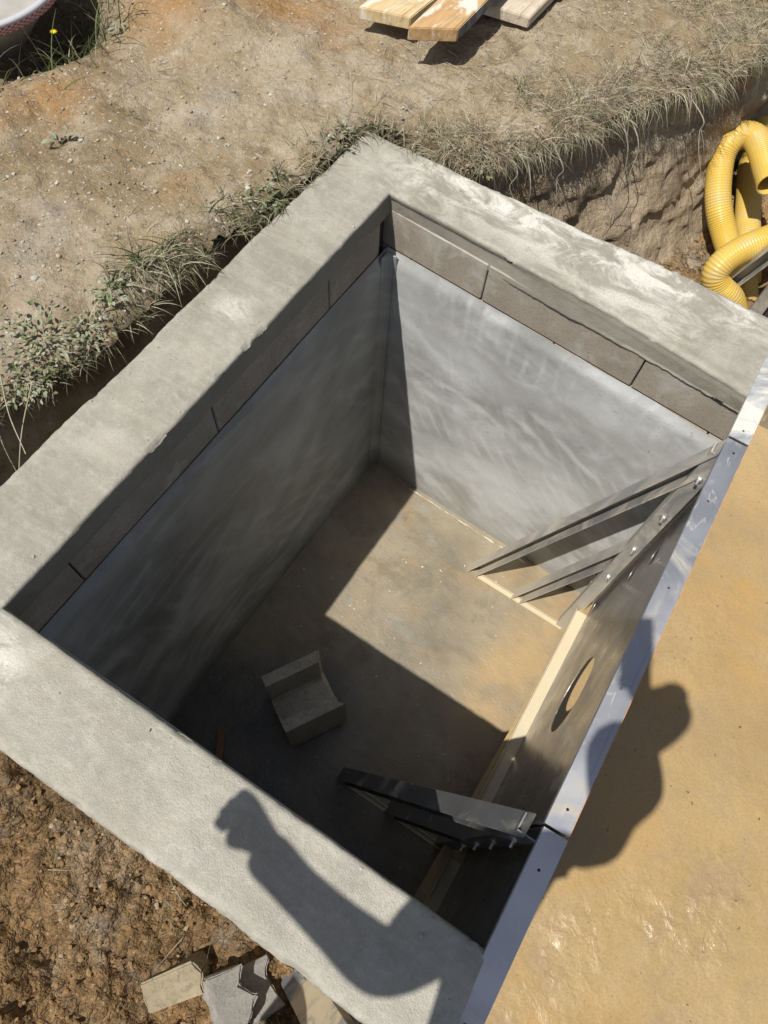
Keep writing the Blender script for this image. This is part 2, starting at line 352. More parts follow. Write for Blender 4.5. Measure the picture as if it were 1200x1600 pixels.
        ro = g.math('MAXIMUM', g.ramp(g.noise(9, 4), (.3, rlo), (.7, rhi)), g.math('MULTIPLY', df, .8))
        return g.done(c, ro, g.bump(g.noise(30, 4), .06, .003), mt, .5)
    MAT['flange'] = steel('galvanised_flange', (.425, .435, .47), .53, (.36, .33, .28), .42, .58, .75)
    MAT['old_flange'] = steel('weathered_flange', (.52, .53, .56), .54, (.33, .30, .25), .46, .62, .6)
    MAT['white_flange'] = steel('splashed_flange', (.62, .64, .66), .46, (.66, .63, .54), .40, .6, .7)
    MAT['panel'] = steel('panel_steel', (.40, .395, .385), .56, (.30, .255, .19), .22, .42)
    MAT['muddy'] = steel('mud_coated_steel', (.40, .36, .29), .20, (.56, .48, .33), .6, .8)
    MAT['brace'] = steel('dark_brace_steel', (.42, .415, .40), .46, (.50, .45, .36), .40, .58, .55, True)
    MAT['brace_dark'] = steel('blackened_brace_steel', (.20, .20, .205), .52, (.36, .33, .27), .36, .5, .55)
    MAT['zinc'] = steel('zinc_bolt', (.66, .66, .66), .8, (.4, .4, .4), .25, .4)
    g = G('orange_edge'); MAT['orange'] = g.done(g.ramp(g.noise(40, 4), (.4, (.42, .17, .055)), (.65, (.50, .33, .16))), .7)
    # ---- corrugated plastic pipe
    g = G('yellow_plastic')
    c = g.ramp(g.noise(7, 4), (.3, (.54, .355, .055)), (.7, (.62, .435, .10)))
    c = g.mix(g.ramp(g.noise(11, 7, .75, dist=.5), (.48, .0), (.66, .75)), c, (.47, .385, .22))
    MAT['yellow'] = g.done(c, .42, g.bump(g.noise(60, 4), .08, .003), spec=.45)
    # ---- timber
    def wood(name, a, b, sp):
        g = G(name)
        v = g.map((16, 1.1, 9)); gr = g.noise(3.2, 6, .6, v, .8)
        c = g.ramp(gr, (.3, a), (.62, b))
        c = g.mix(g.ramp(g.noise(11, 3, .5, g.map((9, .7, 6)), .6), (.60, .0), (.70, .5)), c, (.25, .13, .05))
        c = g.mix(g.ramp(g.noise(6, 6, .6, g.map((3.0, .8, 2)), .8), (sp, .0), (sp + .07, .92)), c, (.66, .62, .54))
        c = g.mix(g.ramp(g.noise(9, 6, .7, None, .6), (.54, .0), (.70, .65)), c, (.27, .22, .155))
        return g.done(c, .8, g.bump(gr, .4, .004), spec=.3)
    MAT['wood_orange'] = wood('formwork_timber', (.38, .225, .095), (.54, .355, .175), .50)
    MAT['wood_yellow'] = wood('new_timber', (.47, .34, .165), (.60, .475, .28), .49)
    MAT['wood_pale'] = wood('weathered_timber', (.44, .36, .27), (.55, .48, .38), .50)
    MAT['wood_brown'] = wood('brown_stick', (.20, .10, .045), (.28, .15, .07), .8)
    g = G('plank_edge_smear'); MAT['smear'] = g.done(g.ramp(g.noise(18, 6, .7, dist=1), (.38, (.07, .07, .07)), (.62, (.25, .25, .245))), .8, g.bump(g.noise(60, 4), .4, .004))
    # ---- stones, plants
    for k, c0 in enumerate([(.38, .34, .27), (.31, .27, .21), (.28, .20, .12), (.46, .43, .37)]):
        g = G('stone'); MAT['stone%d' % k] = g.done(g.mix(g.ramp(g.noise(30, 5), (.35, .5), (.6, .0)), c0, tuple(x * .6 for x in c0)), .92, g.bump(g.noise(80, 4), .5, .004), spec=.25)
    for k, c0 in enumerate([(.26, .17, .085), (.20, .125, .06), (.32, .25, .16)]):
        g = G('clay_crumb'); MAT['crumb%d' % k] = g.done(g.mix(g.ramp(g.noise(70, 4), (.35, .4), (.6, .0)), c0, tuple(x * .65 for x in c0)), .95, None, spec=.15)
    def leaf(name, c0, c1):
        g = G(name); c = g.ramp(g.noise(35, 4), (.35, c0), (.65, c1)); m = g.done(c, .65, None, spec=.3)
        tr = g.t.nodes.new('ShaderNodeBsdfTranslucent'); g.lk(c, tr.inputs['Color']); mx = g.t.nodes.new('ShaderNodeMixShader'); mx.inputs[0].default_value = .22
        out = g.t.nodes['Material Output']; g.t.links.new(g.b.outputs[0], mx.inputs[1]); g.t.links.new(tr.outputs[0], mx.inputs[2]); g.t.links.new(mx.outputs[0], out.inputs[0])
        return m
    MAT['g0'] = leaf('grass_green', (.12, .14, .055), (.20, .215, .10)); MAT['g1'] = leaf('grass_dusty', (.27, .27, .18), (.39, .38, .27))
    MAT['g2'] = leaf('grass_straw', (.43, .375, .26), (.57, .51, .38)); MAT['g3'] = leaf('grass_dead', (.23, .18, .12), (.34, .28, .19))
    MAT['g4'] = leaf('grass_dark', (.035, .055, .014), (.07, .10, .03)); MAT['w0'] = leaf('weed_green', (.11, .145, .05), (.19, .23, .10))
    MAT['w1'] = leaf('weed_dusty', (.23, .24, .155), (.37, .375, .275)); MAT['root'] = leaf('root', (.33, .28, .22), (.45, .40, .33))
    MAT['flower'] = leaf('yellow_petals', (.75, .55, .02), (.8, .6, .03))
    # ---- tub
    g = G('tub_plaster'); MAT['tub'] = g.done(g.ramp(g.noise(8, 6, .6), (.35, (.32, .30, .27)), (.65, (.42, .40, .365))), .8, g.bump(g.noise(60, 4), .3, .003))
    g = G('tub_rim'); MAT['rim'] = g.done((.46, .46, .48), .5)
    g = G('red_white_check')
    ck = g.t.nodes.new('ShaderNodeTexChecker'); uv = g.t.nodes.new('ShaderNodeTexCoord').outputs['UV']; g.lk(uv, ck.inputs[0]); ck.inputs['Scale'].default_value = 1.0
    g.lk((.60, .58, .56), ck.inputs[1]); g.lk((.36, .045, .06), ck.inputs[2])
    MAT['check'] = g.done(ck.outputs[0], .8)
    # ---- person
    for k, c0, r0 in (('skin', (.42, .25, .17), .55), ('jacket', (.045, .055, .085), .85), ('trousers', (.10, .10, .10), .9), ('hair', (.035, .022, .014), .6), ('boots', (.09, .055, .03), .7), ('phone', (.02, .02, .022), .25), ('eye', (.6, .58, .55), .2)):
        g = G('person_' + k); MAT[k] = g.done(g.mix(g.ramp(g.noise(40, 4), (.35, .25), (.65, .0)), c0, tuple(x * .6 for x in c0)), r0)
mk()

# ------------------------------------------------------------------ setting: ground, cut banks, trench floor, pool floor
TR, TB = -0.95, -0.55                                             # trench floor in front of and behind the pit
EDGE = [(-2.6, -2.9), (-1.5, -2.35), (-.75, -1.95), (-.46, -1.55), (-.385, -1.25), (-.345, -1.04), (-.29, -.90), (-.268, -.77), (-.268, -.60), (-.255, -.48), (-.245, -.335),
        (-.228, -.20), (-.218, -.10), (-.212, .02), (-.205, .13), (-.15, .20), (-.03, .20), (.06, .215), (.15, .265), (.22, .37), (.30, .49),
        (.355, .65), (.45, .83), (.54, 1.0), (.63, 1.22), (.665, 1.5), (.69, 1.8), (.76, 2.3), (1.0, 3.1), (4.6, 3.4), (4.9, 0.), (4.9, -2.2), (1.25, -2.22), (1.02, -2.12), (.86, -2.3), (.6, -2.75), (-.6, -3.2), (-2.0, -3.4)]
E3 = [Vector((x, y, 0)) for x, y in EDGE]
EC = np.array([(p.x, p.y) for p in spline(E3 + [E3[0]], 8)][:-1])
seg = np.linalg.norm(np.roll(EC, -1, 0) - EC, axis=1); al = np.concatenate([[0], np.cumsum(seg)])
def along(t):
    cl = np.vstack([EC, EC[:1]]); return np.stack([np.interp(t, al, cl[:, 0]), np.interp(t, al, cl[:, 1])], -1)
NT = 1500
_t = np.linspace(0, al[-1], NT, endpoint=False)
BC = along(_t); BC = BC + (fbm(_t * 7, _t * 0, 3, 4)[:, None] * .02)  # slightly ragged edge
tang = np.roll(BC, -3, 0) - np.roll(BC, 3, 0); tang /= np.linalg.norm(tang, axis=1)[:, None] + 1e-9
NRM = np.stack([tang[:, 1], -tang[:, 0]], -1)                       # into the excavation (EDGE runs with the trench on its right)
def inside(px, py, poly):
    r = np.zeros(px.shape, bool); j = len(poly) - 1
    for i in range(len(poly)):
        xi, yi = poly[i]; xj, yj = poly[j]
        if yi != yj: r ^= ((yi > py) != (yj > py)) & (px < (xj - xi) * (py - yi) / (yj - yi) + xi)
        j = i
    return r
_EL = None
def in_pt(x, y):
    global _EL
    if _EL is None: _EL = [(float(a), float(b)) for a, b in EC[::2]]
    r = False; xj, yj = _EL[-1]
    for xi, yi in _EL:
        if (yi > y) != (yj > y) and x < (xj - xi) * (y - yi) / (yj - yi) + xi: r = not r
        xj, yj = xi, yi
    return r
def edist(px, py):
    d = np.full(px.shape, 9e9)
    for x, y in BC[::2]: d = np.minimum(d, (px - x) ** 2 + (py - y) ** 2)
    return np.sqrt(d)
def spread(lo, hi, a, b, step, grow=1.16):
    """fine steps in lo..hi, growing steps out to a and b"""
    v = list(np.arange(lo, hi, step)); x, s = v[0], step
    left = []
    while x > a: s *= grow; x -= s; left.append(x)
    x, s = v[-1], step; right = []
    while x < b: s *= grow; x += s; right.append(x)
    return np.array(left[::-1] + v + right)
def gauss(x, y, cx, cy, r, ry=None): return np.exp(-((x - cx) / r) ** 2 - ((y - cy) / (ry or r)) ** 2)
def ground_z(x, y):
    z = .03 + .028 * fbm(x * 1.6, y * 1.6, 11, 3) + .022 * fbm(x * 6, y * 6, 12, 5, .58) + .012 * fbm(x * 28, y * 28, 13, 4, .65)
    z = z - .24 * gauss(x, y, -1.22, -.06, .17, .22)                       # hollow beside the tub
    z = z - .03 * gauss(x, y, -.86, -.36, .10) + .05 * gauss(x, y, -.75, .25, .28, .12)
    z = z - .012 * sstep(.35, .75, fbm(x * 9 + .3, y * 9, 15, 3)) 
    return z
X, Y = np.meshgrid(spread(-1.55, .85, -70, 70, .011, 1.06), spread(-1.35, 1.9, -70, 70, .011, 1.06))
Z = ground_z(X, Y); de = np.full(X.shape, 9.); near = (X > -3.2) & (X < 6) & (Y > -4) & (Y < 4.4)
de[near] = edist(X[near], Y[near]); ins = inside(X, Y, BC)
Z = np.where(de < .09, Z - .042 * (1 - de / .09) ** 2, Z)
cx = (X[:-1, :-1] + X[1:, 1:]) / 2; cy = (Y[:-1, :-1] + Y[1:, 1:]) / 2
keep = ~(ins[:-1, :-1] | ins[1:, 1:] | ins[:-1, 1:] | ins[1:, :-1]) | ((cx > 1.3) | (cy < -1.9)) & ~(ins[:-1, :-1] & ins[1:, 1:] & ins[:-1, 1:] & ins[1:, :-1]) & ~((cx > .6) & (cx < 1.3) & (cy > -2.4))
rust = .8 * gauss(X, Y, -.93, -.27, .11, .08) + .75 * gauss(X, Y, -.62, .42, .22, .10) + .6 * gauss(X, Y, -.9, .18, .16) + .45 * gauss(X, Y, -1.0, -.45, .10) + .35 * gauss(X, Y, -.42, -.33, .06)
rust = np.clip(rust * (1.0 + .9 * fbm(X * 9, Y * 9, 21, 4)), 0, .85)
pale = np.clip(.75 * gauss(X, Y, -.55, -.80, .28, .22) + .55 * gauss(X, Y, -.42, .30, .22, .16) + .5 * gauss(X, Y, -.62, .02, .2) + .5 * gauss(X, Y, -.2, .42, .2) - .1, 0, 1) * np.clip(.5 + 1.1 * fbm(X * 14, Y * 14, 22, 4), 0, 1)
humus = np.clip((1 - de / .05), 0, 1) * .6 + 1.1 * gauss(X, Y, -1.18, -.02, .15, .17)
gr = grid_mesh('ground', X, Y, Z, MAT['soil'], keep, dict(rust=rust, pale=pale, humus=np.clip(humus, 0, 1)))
tag(gr, 'dusty tan bare soil with pale stones around the pit', 'ground', kind='structure')

# banks: one strip down from the ground edge to the trench floor all the way round
K = 56; kk = np.linspace(0, 1, K); T2, K2 = np.meshgrid(np.append(_t, _t[0] + al[-1]), kk)
ix = np.arange(NT + 1) % NT
bx, by = BC[ix, 0], BC[ix, 1]; nx, ny = NRM[ix, 0], NRM[ix, 1]
zt = ground_z(bx, by) - .044
zbot = TR + (TB - TR) * sstep(-.2, .15, by) - .08 - .30 * ((bx > 1.12) & (by < -2.0))
Zb = zt[None] * (1 - K2) + zbot[None] * K2
off = -.035 * (1 - K2) ** 6 - .055 * np.sin(K2 * math.pi * .9) * sstep(.0, .2, K2) + .05 * sstep(.75, 1, K2)
off = off + .045 * fbm(T2 * 3.0, K2 * 3.2, 31, 3) * sstep(0, .15, K2) + .030 * fbm(T2 * 10, K2 * 9, 32, 4, .6) * sstep(0, .06, K2) + .011 * fbm(T2 * 42, K2 * 36, 33, 3, .6) * sstep(0, .04, K2)
bb = (bx > .02) & (by > .15)
lean = np.where(bb, .16 * sstep(1.45, .75, by) * sstep(.24, .55, by) - .03 * sstep(1.2, 1.6, by), 0.)
off = off + lean[None] * sstep(.22, .9, K2) + np.where(bb, .05, 0)[None] * sstep(.1, .35, K2)
Xb = bx[None] + nx[None] * off; Yb = by[None] + ny[None] * off
off[0] = -.16; Zb[0] = zt - .035                                   # tucked in under the ground sheet
Xb = bx[None] + nx[None] * off; Yb = by[None] + ny[None] * off
m_ = (Xb > -.17) & (Xb < 1.2) & (Yb < .225) & (by[None] > .1); Yb = np.where(m_, .225 + .01 * fbm(T2 * 20, K2 * 20, 36, 2), Yb)
bank = grid_mesh('excavation_bank', Xb, Yb, Zb, MAT['cut'], None, dict(humus=np.clip(sstep(.14, .02, K2) * .9 + .35 * sstep(.1, .5, fbm(T2 * 4, K2 * 4, 35, 3)), 0, 1)))
tag(bank, 'cut earth face of the trench with roots along its top', 'earth bank', kind='structure')

# trench floor (clods) with the pit and the pool cut out
def trench_z(x, y):
    z = TR + (TB - TR) * sstep(-.2, .15, y) + .05 * fbm(x * 2, y * 2, 41, 3) + .050 * fbm(x * 8, y * 8, 42, 4, .6) + .045 * fbm(x * 11, y * 11, 43, 5, .66) + .022 * np.abs(fbm(x * 34, y * 34, 49, 3, .6)) + .011 * fbm(x * 60, y * 60, 44, 3, .6)
    fl = sstep(-1.5, -1.6, y)                                        # front trench: climbs to the left
    z = z + fl * (.34 * sstep(.75, -.25, x) + .10 * sstep(-1.75, -2.5, y) + .07)
    z = z + .30 * sstep(-.2, -.9, x) * fl
    return z
X, Y = np.meshgrid(spread(-.35, 1.2, -2.9, 5.2, .0085, 1.1), np.concatenate([spread(-2.45, -1.58, -3.6, -1.2, .0085, 1.1), np.arange(-1.15, .15, .05), spread(.2, 2.2, .16, 3.6, .0095, 1.1)]))
Z = trench_z(X, Y)
cx = (X[:-1, :-1] + X[1:, 1:]) / 2; cy = (Y[:-1, :-1] + Y[1:, 1:]) / 2
pit = (cx > -.15) & (cx < 1.16) & (cy > -1.58) & (cy < .15); pool = (cx > 1.14 - .04 * (cy + 1)) & (cy > -2.21) & (cy < 1.09) & (cx < 4.40)
inb = inside(cx, cy, BC) | (edist(cx, cy) < .12)
keep = inb & ~pit & ~pool
r2 = np.clip(.9 * fbm(X * 3, Y * 3, 46, 4) - .1, 0, .7); p2 = np.clip(fbm(X * 5, Y * 5, 47, 4) - .25, 0, .5)
tf = grid_mesh('trench_floor', X, Y, Z, MAT['clay'], keep, dict(rust=r2, pale=p2, humus=np.clip(np.clip(fbm(X * 4, Y * 4, 48, 3) - .35, 0, .6) + .55 * gauss(X, Y, .12, -1.70, .16, .07) * (1 + fbm(X * 9, Y * 9, 50, 4)) + .6 * gauss(X, Y, .62, -1.68, .15, .05), 0, .8)))
tag(tf, 'crumbly brown clay at the bottom of the trench', 'ground', kind='structure')

# pool floor
PZ = -1.20
X, Y = np.meshgrid(np.concatenate([np.arange(1.10, 2.5, .011), np.arange(2.5, 4.4, .06)]), np.arange(-2.22, 1.05, .011))
lump = np.clip(.85 * gauss(X, Y, 1.85, -.95, .28, .22) + .75 * gauss(X, Y, 2.0, -.55, .3) + .6 * gauss(X, Y, 1.62, -1.25, .2) + .9 * gauss(X, Y, 2.2, -1.3, .35) - .12, 0, 1) * np.clip(.55 + fbm(X * 5, Y * 5, 52, 3), 0, 1)
Zp = PZ + .006 * fbm(X * 2.5, Y * 2.5, 51, 3) + lump * .012 * fbm(X * 17, Y * 14, 53, 5, .62) + .0012 * fbm(X * 40, Y * 40, 54, 3)
pf = grid_mesh('pool_floor', X, Y, Zp, MAT['pool_floor'], None, dict(lump=lump))
tag(pf, 'wet ochre slurry covering the floor of the pool', 'pool floor', kind='structure')

# earth sides of the pool on the far and right-hand side
pth = np.array([(x, 1.09) for x in np.arange(1.06, 4.40, .04)] + [(4.41, y) for y in np.arange(1.08, -2.3, -.04)]); hk = np.linspace(-1.24, -.46, 20)
Xs = pth[:, 0][None] + 0 * hk[:, None]; Ys = pth[:, 1][None] + 0 * hk[:, None]; jt = .03 * fbm(Xs * 5 + Ys * 5, 0 * Xs + hk[:, None] * 6, 58, 4)
sd = grid_mesh('pool_bank', Xs + jt, Ys + jt + .03, 0 * Xs + hk[:, None], MAT['cut']); tag(sd, 'earth sides of the pool excavation', 'earth bank', kind='structure')

# pit floor
FZ = -1.47
X, Y = np.meshgrid(np.arange(-.02, 1.20, .010), np.arange(-1.45, .03, .010))
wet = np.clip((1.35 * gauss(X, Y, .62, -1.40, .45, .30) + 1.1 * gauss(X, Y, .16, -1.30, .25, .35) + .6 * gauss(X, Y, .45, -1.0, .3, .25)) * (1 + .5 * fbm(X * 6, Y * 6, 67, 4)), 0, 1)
rim = X * 0
ochre = .5 * gauss(X, Y, .98, -.55, .13, .25) + .45 * gauss(X, Y, .95, -.12, .2, .10) + .5 * gauss(X, Y, 1.05, -.32, .1, .2)
ochre = np.clip(ochre * (1 + fbm(X * 10, Y * 10, 63, 4)), 0, .7)
Zf = FZ + .004 * fbm(X * 4, Y * 4, 64, 3) + .0016 * fbm(X * 22, Y * 44, 65, 3) - wet * .002
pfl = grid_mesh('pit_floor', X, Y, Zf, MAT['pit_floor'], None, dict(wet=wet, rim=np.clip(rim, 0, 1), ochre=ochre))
tag(pfl, 'trowelled brown concrete floor at the bottom of the pit', 'floor', kind='structure')

# ------------------------------------------------------------------ the masonry pit: coping, block walls, render
PO = (0, 0, FZ)
pit_e = empty('masonry_pit', PO, 'open square pit of rendered blockwork under a wide grey concrete coping', 'pit')
inner = [(1.115, -.012), (-.004, .015), (-.001, -1.417), (1.145, -1.417)]
outer = [(1.10, .272), (-.192, .184), (-.207, -1.624), (1.165, -1.622)]
# coping: section runs outer foot -> outer arris -> top -> inner arris -> inner foot; u = 0 inner .. 1 outer
sec = [(1.0, z) for z in np.linspace(-.16, -.016, 9)] + [(1.0, -.009), (.992, -.0035), (.975, -.001)] + [(u, 0) for u in np.linspace(.955, .045, 44)] + [(.02, -.001), (.008, -.0035), (.0, -.008)] + [(0, z) for z in np.linspace(-.014, -.079, 12)] + [(.03, -.083), (.10, -.085)]
su = np.array([a for a, b in sec]); sz = np.array([b for a, b in sec])
pu, which = [], []
for i, (n, ln) in enumerate(((230, 1.1), (300, 1.43), (240, 1.15))):
    pu.append(np.linspace(i, i + 1, n, endpoint=(i == 2)))
pu = np.concatenate(pu)
ia = np.array(inner); oa = np.array(outer)
def lerp_path(pts, t):
    return np.stack([np.interp(t, range(4), pts[:, 0]), np.interp(t, range(4), pts[:, 1])], -1)
ip, op_ = lerp_path(ia, pu), lerp_path(oa, pu)
X = ip[:, 0][:, None] * (1 - su) + op_[:, 0][:, None] * su; Y = ip[:, 1][:, None] * (1 - su) + op_[:, 1][:, None] * su
Z = np.broadcast_to(sz, X.shape).copy()
S = pu[:, None] * 1.25
wx, wy = X.copy(), Y.copy()
dirv = op_ - ip; dirv /= np.linalg.norm(dirv, axis=1)[:, None]
endf = sstep(0, .03, pu) * sstep(3, 2.97, pu)
outw = sstep(.80, 1.0, su)[None]; inw = sstep(.15, 0, su)[None]
wob = .010 * fbm(wx * 3 + wy * 3, wx * 0 + 2., 71, 3) + .0030 * fbm(wx * 34 + 3, wy * 34 + sz * 20, 72, 4, .65) 
crn = gauss(wx, wy, -.20, .19, .05) * .004                          # the back corner is rounded off
X = X + (dirv[:, 0][:, None]) * (wob * outw) ; Y = Y + (dirv[:, 1][:, None]) * (wob * outw)
X = X + crn * outw; Y = Y - crn * outw
wobi = .0035 * fbm(wx * 2.5 + wy * 2.5, wx * 0 + 5., 73, 3) + .0022 * fbm(wx * 30, wy * 30 + sz * 30, 74, 3)
X = X + dirv[:, 0][:, None] * wobi * inw; Y = Y + dirv[:, 1][:, None] * wobi * inw
top = (sz > -.012)[None]
Y = Y + .013 * np.sin(math.pi * np.clip(wx / 1.1, 0, 1)) * (pu < 1)[:, None] * sstep(.30, 0, su)[None] * np.clip(1.6 + 1.6 * sz / .085, 0, 1)[None]   # the form bulged: the face leans back
Z = Z + top * (.0030 * fbm(wx * 5, wy * 5, 75, 4) + .0010 * fbm(wx * 30, wy * 30, 76, 3) - .004) - top * np.clip(outw * .006 * (fbm(wx * 8, wy * 8, 77, 3) + .6), 0, 1) * sstep(.9, 1, su)[None]
chip = sstep(.32, .6, fbm(wx * 16, wy * 16, 78, 4)) * ((su > .97) | (su < .03))[None] * top
Z = Z - chip * .009
# on the back wall the concrete has run down over the blocks: ragged lower lip
low = (sz < -.07)[None]; back = (pu < 1)[:, None]
Z = Z - low * back * (.010 * np.abs(fbm(wx * 14, wx * 0 + 1, 79, 5, .7)) * sstep(.25, .5, wx) - .010 * sstep(.4, .9, wx))
lipf = ((sz < -.02) & (sz > -.082))[None] * back * sstep(.3, .6, wx); Y = Y - .0035 * lipf; Y = Y + .004 * ((sz < -.02) & (sz > -.082))[None] * back * (1 - sstep(.3, .6, wx))
lait = np.clip(1.0 * sstep(.45, .9, su)[None] * back * sstep(.0, .25, wx) + .8 * gauss(wx, wy, .45, .14, .35, .09) + .5 * gauss(wx, wy, .05, .12, .16) + 1.2 * gauss(wx, wy, .03, -1.52, .09, .08) + .7 * gauss(wx, wy, -.10, -.55, .05, .05) + .5 * gauss(wx, wy, .72, .06, .2, .08) + .30 * sstep(.88, 1, su)[None] - .04, 0, 1) * sstep(-.03, -.006, sz)[None]
wetf = np.clip(sstep(1.75, 2.1, pu)[:, None] * np.ones_like(X), 0, 1)
cop = grid_mesh('concrete_coping', X, Y, Z, MAT['coping'], None, dict(laitance=lait, wet=wetf, cast=np.broadcast_to((sstep(-.006, -.012, sz) * (su < .5))[None], X.shape).copy()), pit_e, PO)
# block courses: real blocks with open dry joints, set a little behind the coping
def course(start, size, n, place, z0, z1):
    mb = MB()
    for k in range(n):
        a, b = start + k * size, start + (k + 1) * size - .0045
        place(mb, a, b, z0, z1)
    return mb
yf = lambda x: .015 - .0242 * x
mb = MB()
for zk in range(8):                                                 # running bond down to the footing (rendered over below the top course)
    z1 = -.003 - .2 * zk + (-.058 if zk == 0 else 0); z0 = -.2 * (zk + 1) + .0045
    if zk == 7: z0 = FZ - .02
    sh = 0 if zk % 2 == 0 else .247
    xs = [-.20] + [v for v in np.arange(.3245 - sh - .4946, 1.14, .4946) if v > -.15] + [1.125]
    for a, b in zip(xs[:-1], xs[1:]): mb.prism([(a + .004, yf(a) + .0025), (b, yf(b) + .0025), (b, .21), (a + .004, .21)], z0, z1)
    vs = [-.021] + [-(.2698 - sh + .4946 * i) - .004 for i in range(0, 3 + (sh > 0)) if .2698 - sh + .4946 * i > .03] + [-1.42]
    for a, b in zip(vs[:-1], vs[1:]): mb.box((-.205, b, z0), (-.0045, a - .004, z1))
    fs_ = [-.20] + [v for v in np.arange(.20 - sh, 1.12, .4946) if v > -.15] + [1.135]
    for a, b in zip(fs_[:-1], fs_[1:]): mb.box((a + .004, -1.617, z0), (b, -1.4245, z1))
bw = mb.build('block_wall', MAT['block'], pit_e, PO, bevel=.0025, bseg=1)
mb = MB(); mb.box((-.17, .03, FZ - .01), (1.12, .19, -.11)); mb.box((-.19, -1.6, FZ - .01), (-.02, .03, -.11)); mb.box((-.02, -1.6, FZ - .01), (1.13, -1.44, -.11))
g = G('joint_mortar'); MAT['mortar'] = g.done((.05, .045, .04), .95)
mb.build('wall_core', MAT['mortar'], pit_e, PO)
# render: three gently uneven skins with a feathered top edge and a cove in the corner
def skin(name, px, py, nxy, t0, t1, top_fn, cuts, mat='render'):
    t = np.linspace(0, 1, cuts); k = np.linspace(0, 1, 90)
    T, Kk = np.meshgrid(t, k); x = px[0] + (px[1] - px[0]) * T; y = py[0] + (py[1] - py[0]) * T
    L = math.hypot(px[1] - px[0], py[1] - py[0])
    zt = top_fn(T * L); z = zt * (1 - Kk) + FZ * Kk - .0
    d = .0015 * fbm(T * L * 3, z * 3, 81, 3) + .0007 * fbm(T * L * 14, z * 20, 82, 3) - .010 * sstep(.035, 0., Kk)
    return grid_mesh(name, x + nxy[0] * d, y + nxy[1] * d, z, MAT[mat], None, None, pit_e, PO)
skin('render_coat', (0.0, 1.15), (.007, -.0208), (0, -1), 0, 1, lambda s: -.199 + .004 * fbm(s * 9, s * 0, 83, 4) - .006 * sstep(.85, 1.1, s), 130)
skin('render_coat', (.0065, .0065), (-1.43, .02), (1, 0), 0, 1, lambda s: -.200 + .006 * fbm(s * 6, s * 0, 84, 4), 150, 'render_shaded')
skin('render_coat', (1.15, 0.0), (-1.412, -1.412), (0, 1), 0, 1, lambda s: -.2 + .005 * fbm(s * 6, s * 0, 85, 4), 130, 'render_shaded')
mb = MB()
cove = [(0, -.034), (.009, -.030), (.018, -.021), (.026, -.011), (.034, 0), (0, 0)]
mb.prism([(.006 + x, .006 + y) for x, y in [(0, 0), (0, -.036), (.004, -.033), (.006, -.024), (.014, -.014), (.024, -.006), (.033, -.004), (.036, 0)]], FZ, -.204)
mb.build('corner_fillet', MAT['render_shaded'], pit_e, PO, bevel=.001, bseg=1)
mb = MB(); xs_ = np.arange(.215, .86, .006)
mb.tube([(x, -.0045 - .0242 * x - .008 + .002 * float(fbm(x * 30, 1., 86, 3)), FZ + .001) for x in xs_], [max(.0004, .0032 * (.25 + 1.3 * float(fbm(x * 22, 4., 87, 4, .7)))) for x in xs_], 6)
g = G('pale_mortar'); MAT['bead'] = g.done((.60, .575, .51), .9)
mb.build('mortar_bead', MAT['bead'], pit_e, PO)

# ------------------------------------------------------------------ steel pool panels
PANG = math.atan2(.0405, 1.0)
def xin(y): return 1.121 - .0405 * (y + 1)
def panel(y_top, length, label, flat_mat, holes=(), fholes=(), dz=0.0, trim=False, extra=0.0):
    """origin at the far end of the top flange's inner edge; local -y runs along the panel, +x to the pool"""
    e = empty('pool_wall_segment', (xin(y_top) + extra, y_top, -1.2), label, 'pool panel', 'steel panels of the pool wall', PANG)
    H = 1.2 + dz; L = length - .002; W = .051
    # face (x = W), in the (y, z) plane
    M = Matrix.Translation((W - .003, 0, 0)) @ Matrix(((0, 0, 1, 0), (-1, 0, 0, 0), (0, 1, 0, 0), (0, 0, 0, 1)))
    plate('face_sheet', [(0, 0), (L, 0), (L, H - .0035), (0, H - .0035)], holes, .0025, M, MAT['panel'], e, 40)
    M = Matrix.Translation((0, 0, H - .003)) @ Matrix(((1, 0, 0, 0), (0, -1, 0, 0), (0, 0, 1, 0), (0, 0, 0, 1)))
    plate('top_flange', [(0, .001), (W, .001), (W, L), (0, L)], [(fx, fy, .0032, .0032) for fx, fy in fholes], .003, M, flat_mat, e, 12)
    mb = MB(); mb.box((0, -L, H - .016), (.0025, 0, H - .0032)); mb.build('flange_lip', flat_mat, e)
    mb = MB(); mb.box((.0, -L + .06, .0), (W - .0035, -.06, .003)); mb.box((0, -L + .06, .0032), (.0025, -.06, .02)); mb.build('bottom_flange', MAT['muddy'], e)
    for yy in (-.0005, -L + .003):
        mb = MB(); mb.box((.0, yy - .0025, 0.004), (W - .0035, yy, H - .0036)); mb.build('side_flange', MAT['panel'], e)
    if trim:
        mb = MB(); mb.box((W + .0002, -L, H - .010), (W + .0022, -.002, H - .0015)); mb.build('edge_strip', MAT['orange'], e)
        mb = MB(); mb.box((W - .0105, -L + .002, H + .0001), (W, -.002, H + .0013)); mb.build('folded_hem', flat_mat, e)
    return e
panel(-.158, 1.016, 'steel pool panel with a large round hole and orange edge, beside the pit braces', MAT['flange'],
      holes=[(.535, .515, .128, .128), (.085, .515, .030, .030), (.115, .735, .032, .032), (.055, .06, .035, .013)],
      fholes=[(.028, .035), (.022, .19), (.024, .44), (.022, .70), (.028, .97)], dz=0.0, trim=True)
panel(-1.176, .512, 'short steel pool panel crossing the front coping, flange splashed with cement', MAT['old_flange'], fholes=[(.025, .075), (.022, .36)], dz=-.004, extra=.003)
panel(-1.690, .512, 'short steel pool panel next to the pool corner', MAT['old_flange'], fholes=[(.025, .075)], dz=-.003, extra=.003)
panel(.862, 1.018, 'steel pool panel under the white splashed flange by the back coping', MAT['white_flange'], fholes=[(.026, .985), (.026, .7)], dz=.003, trim=True)
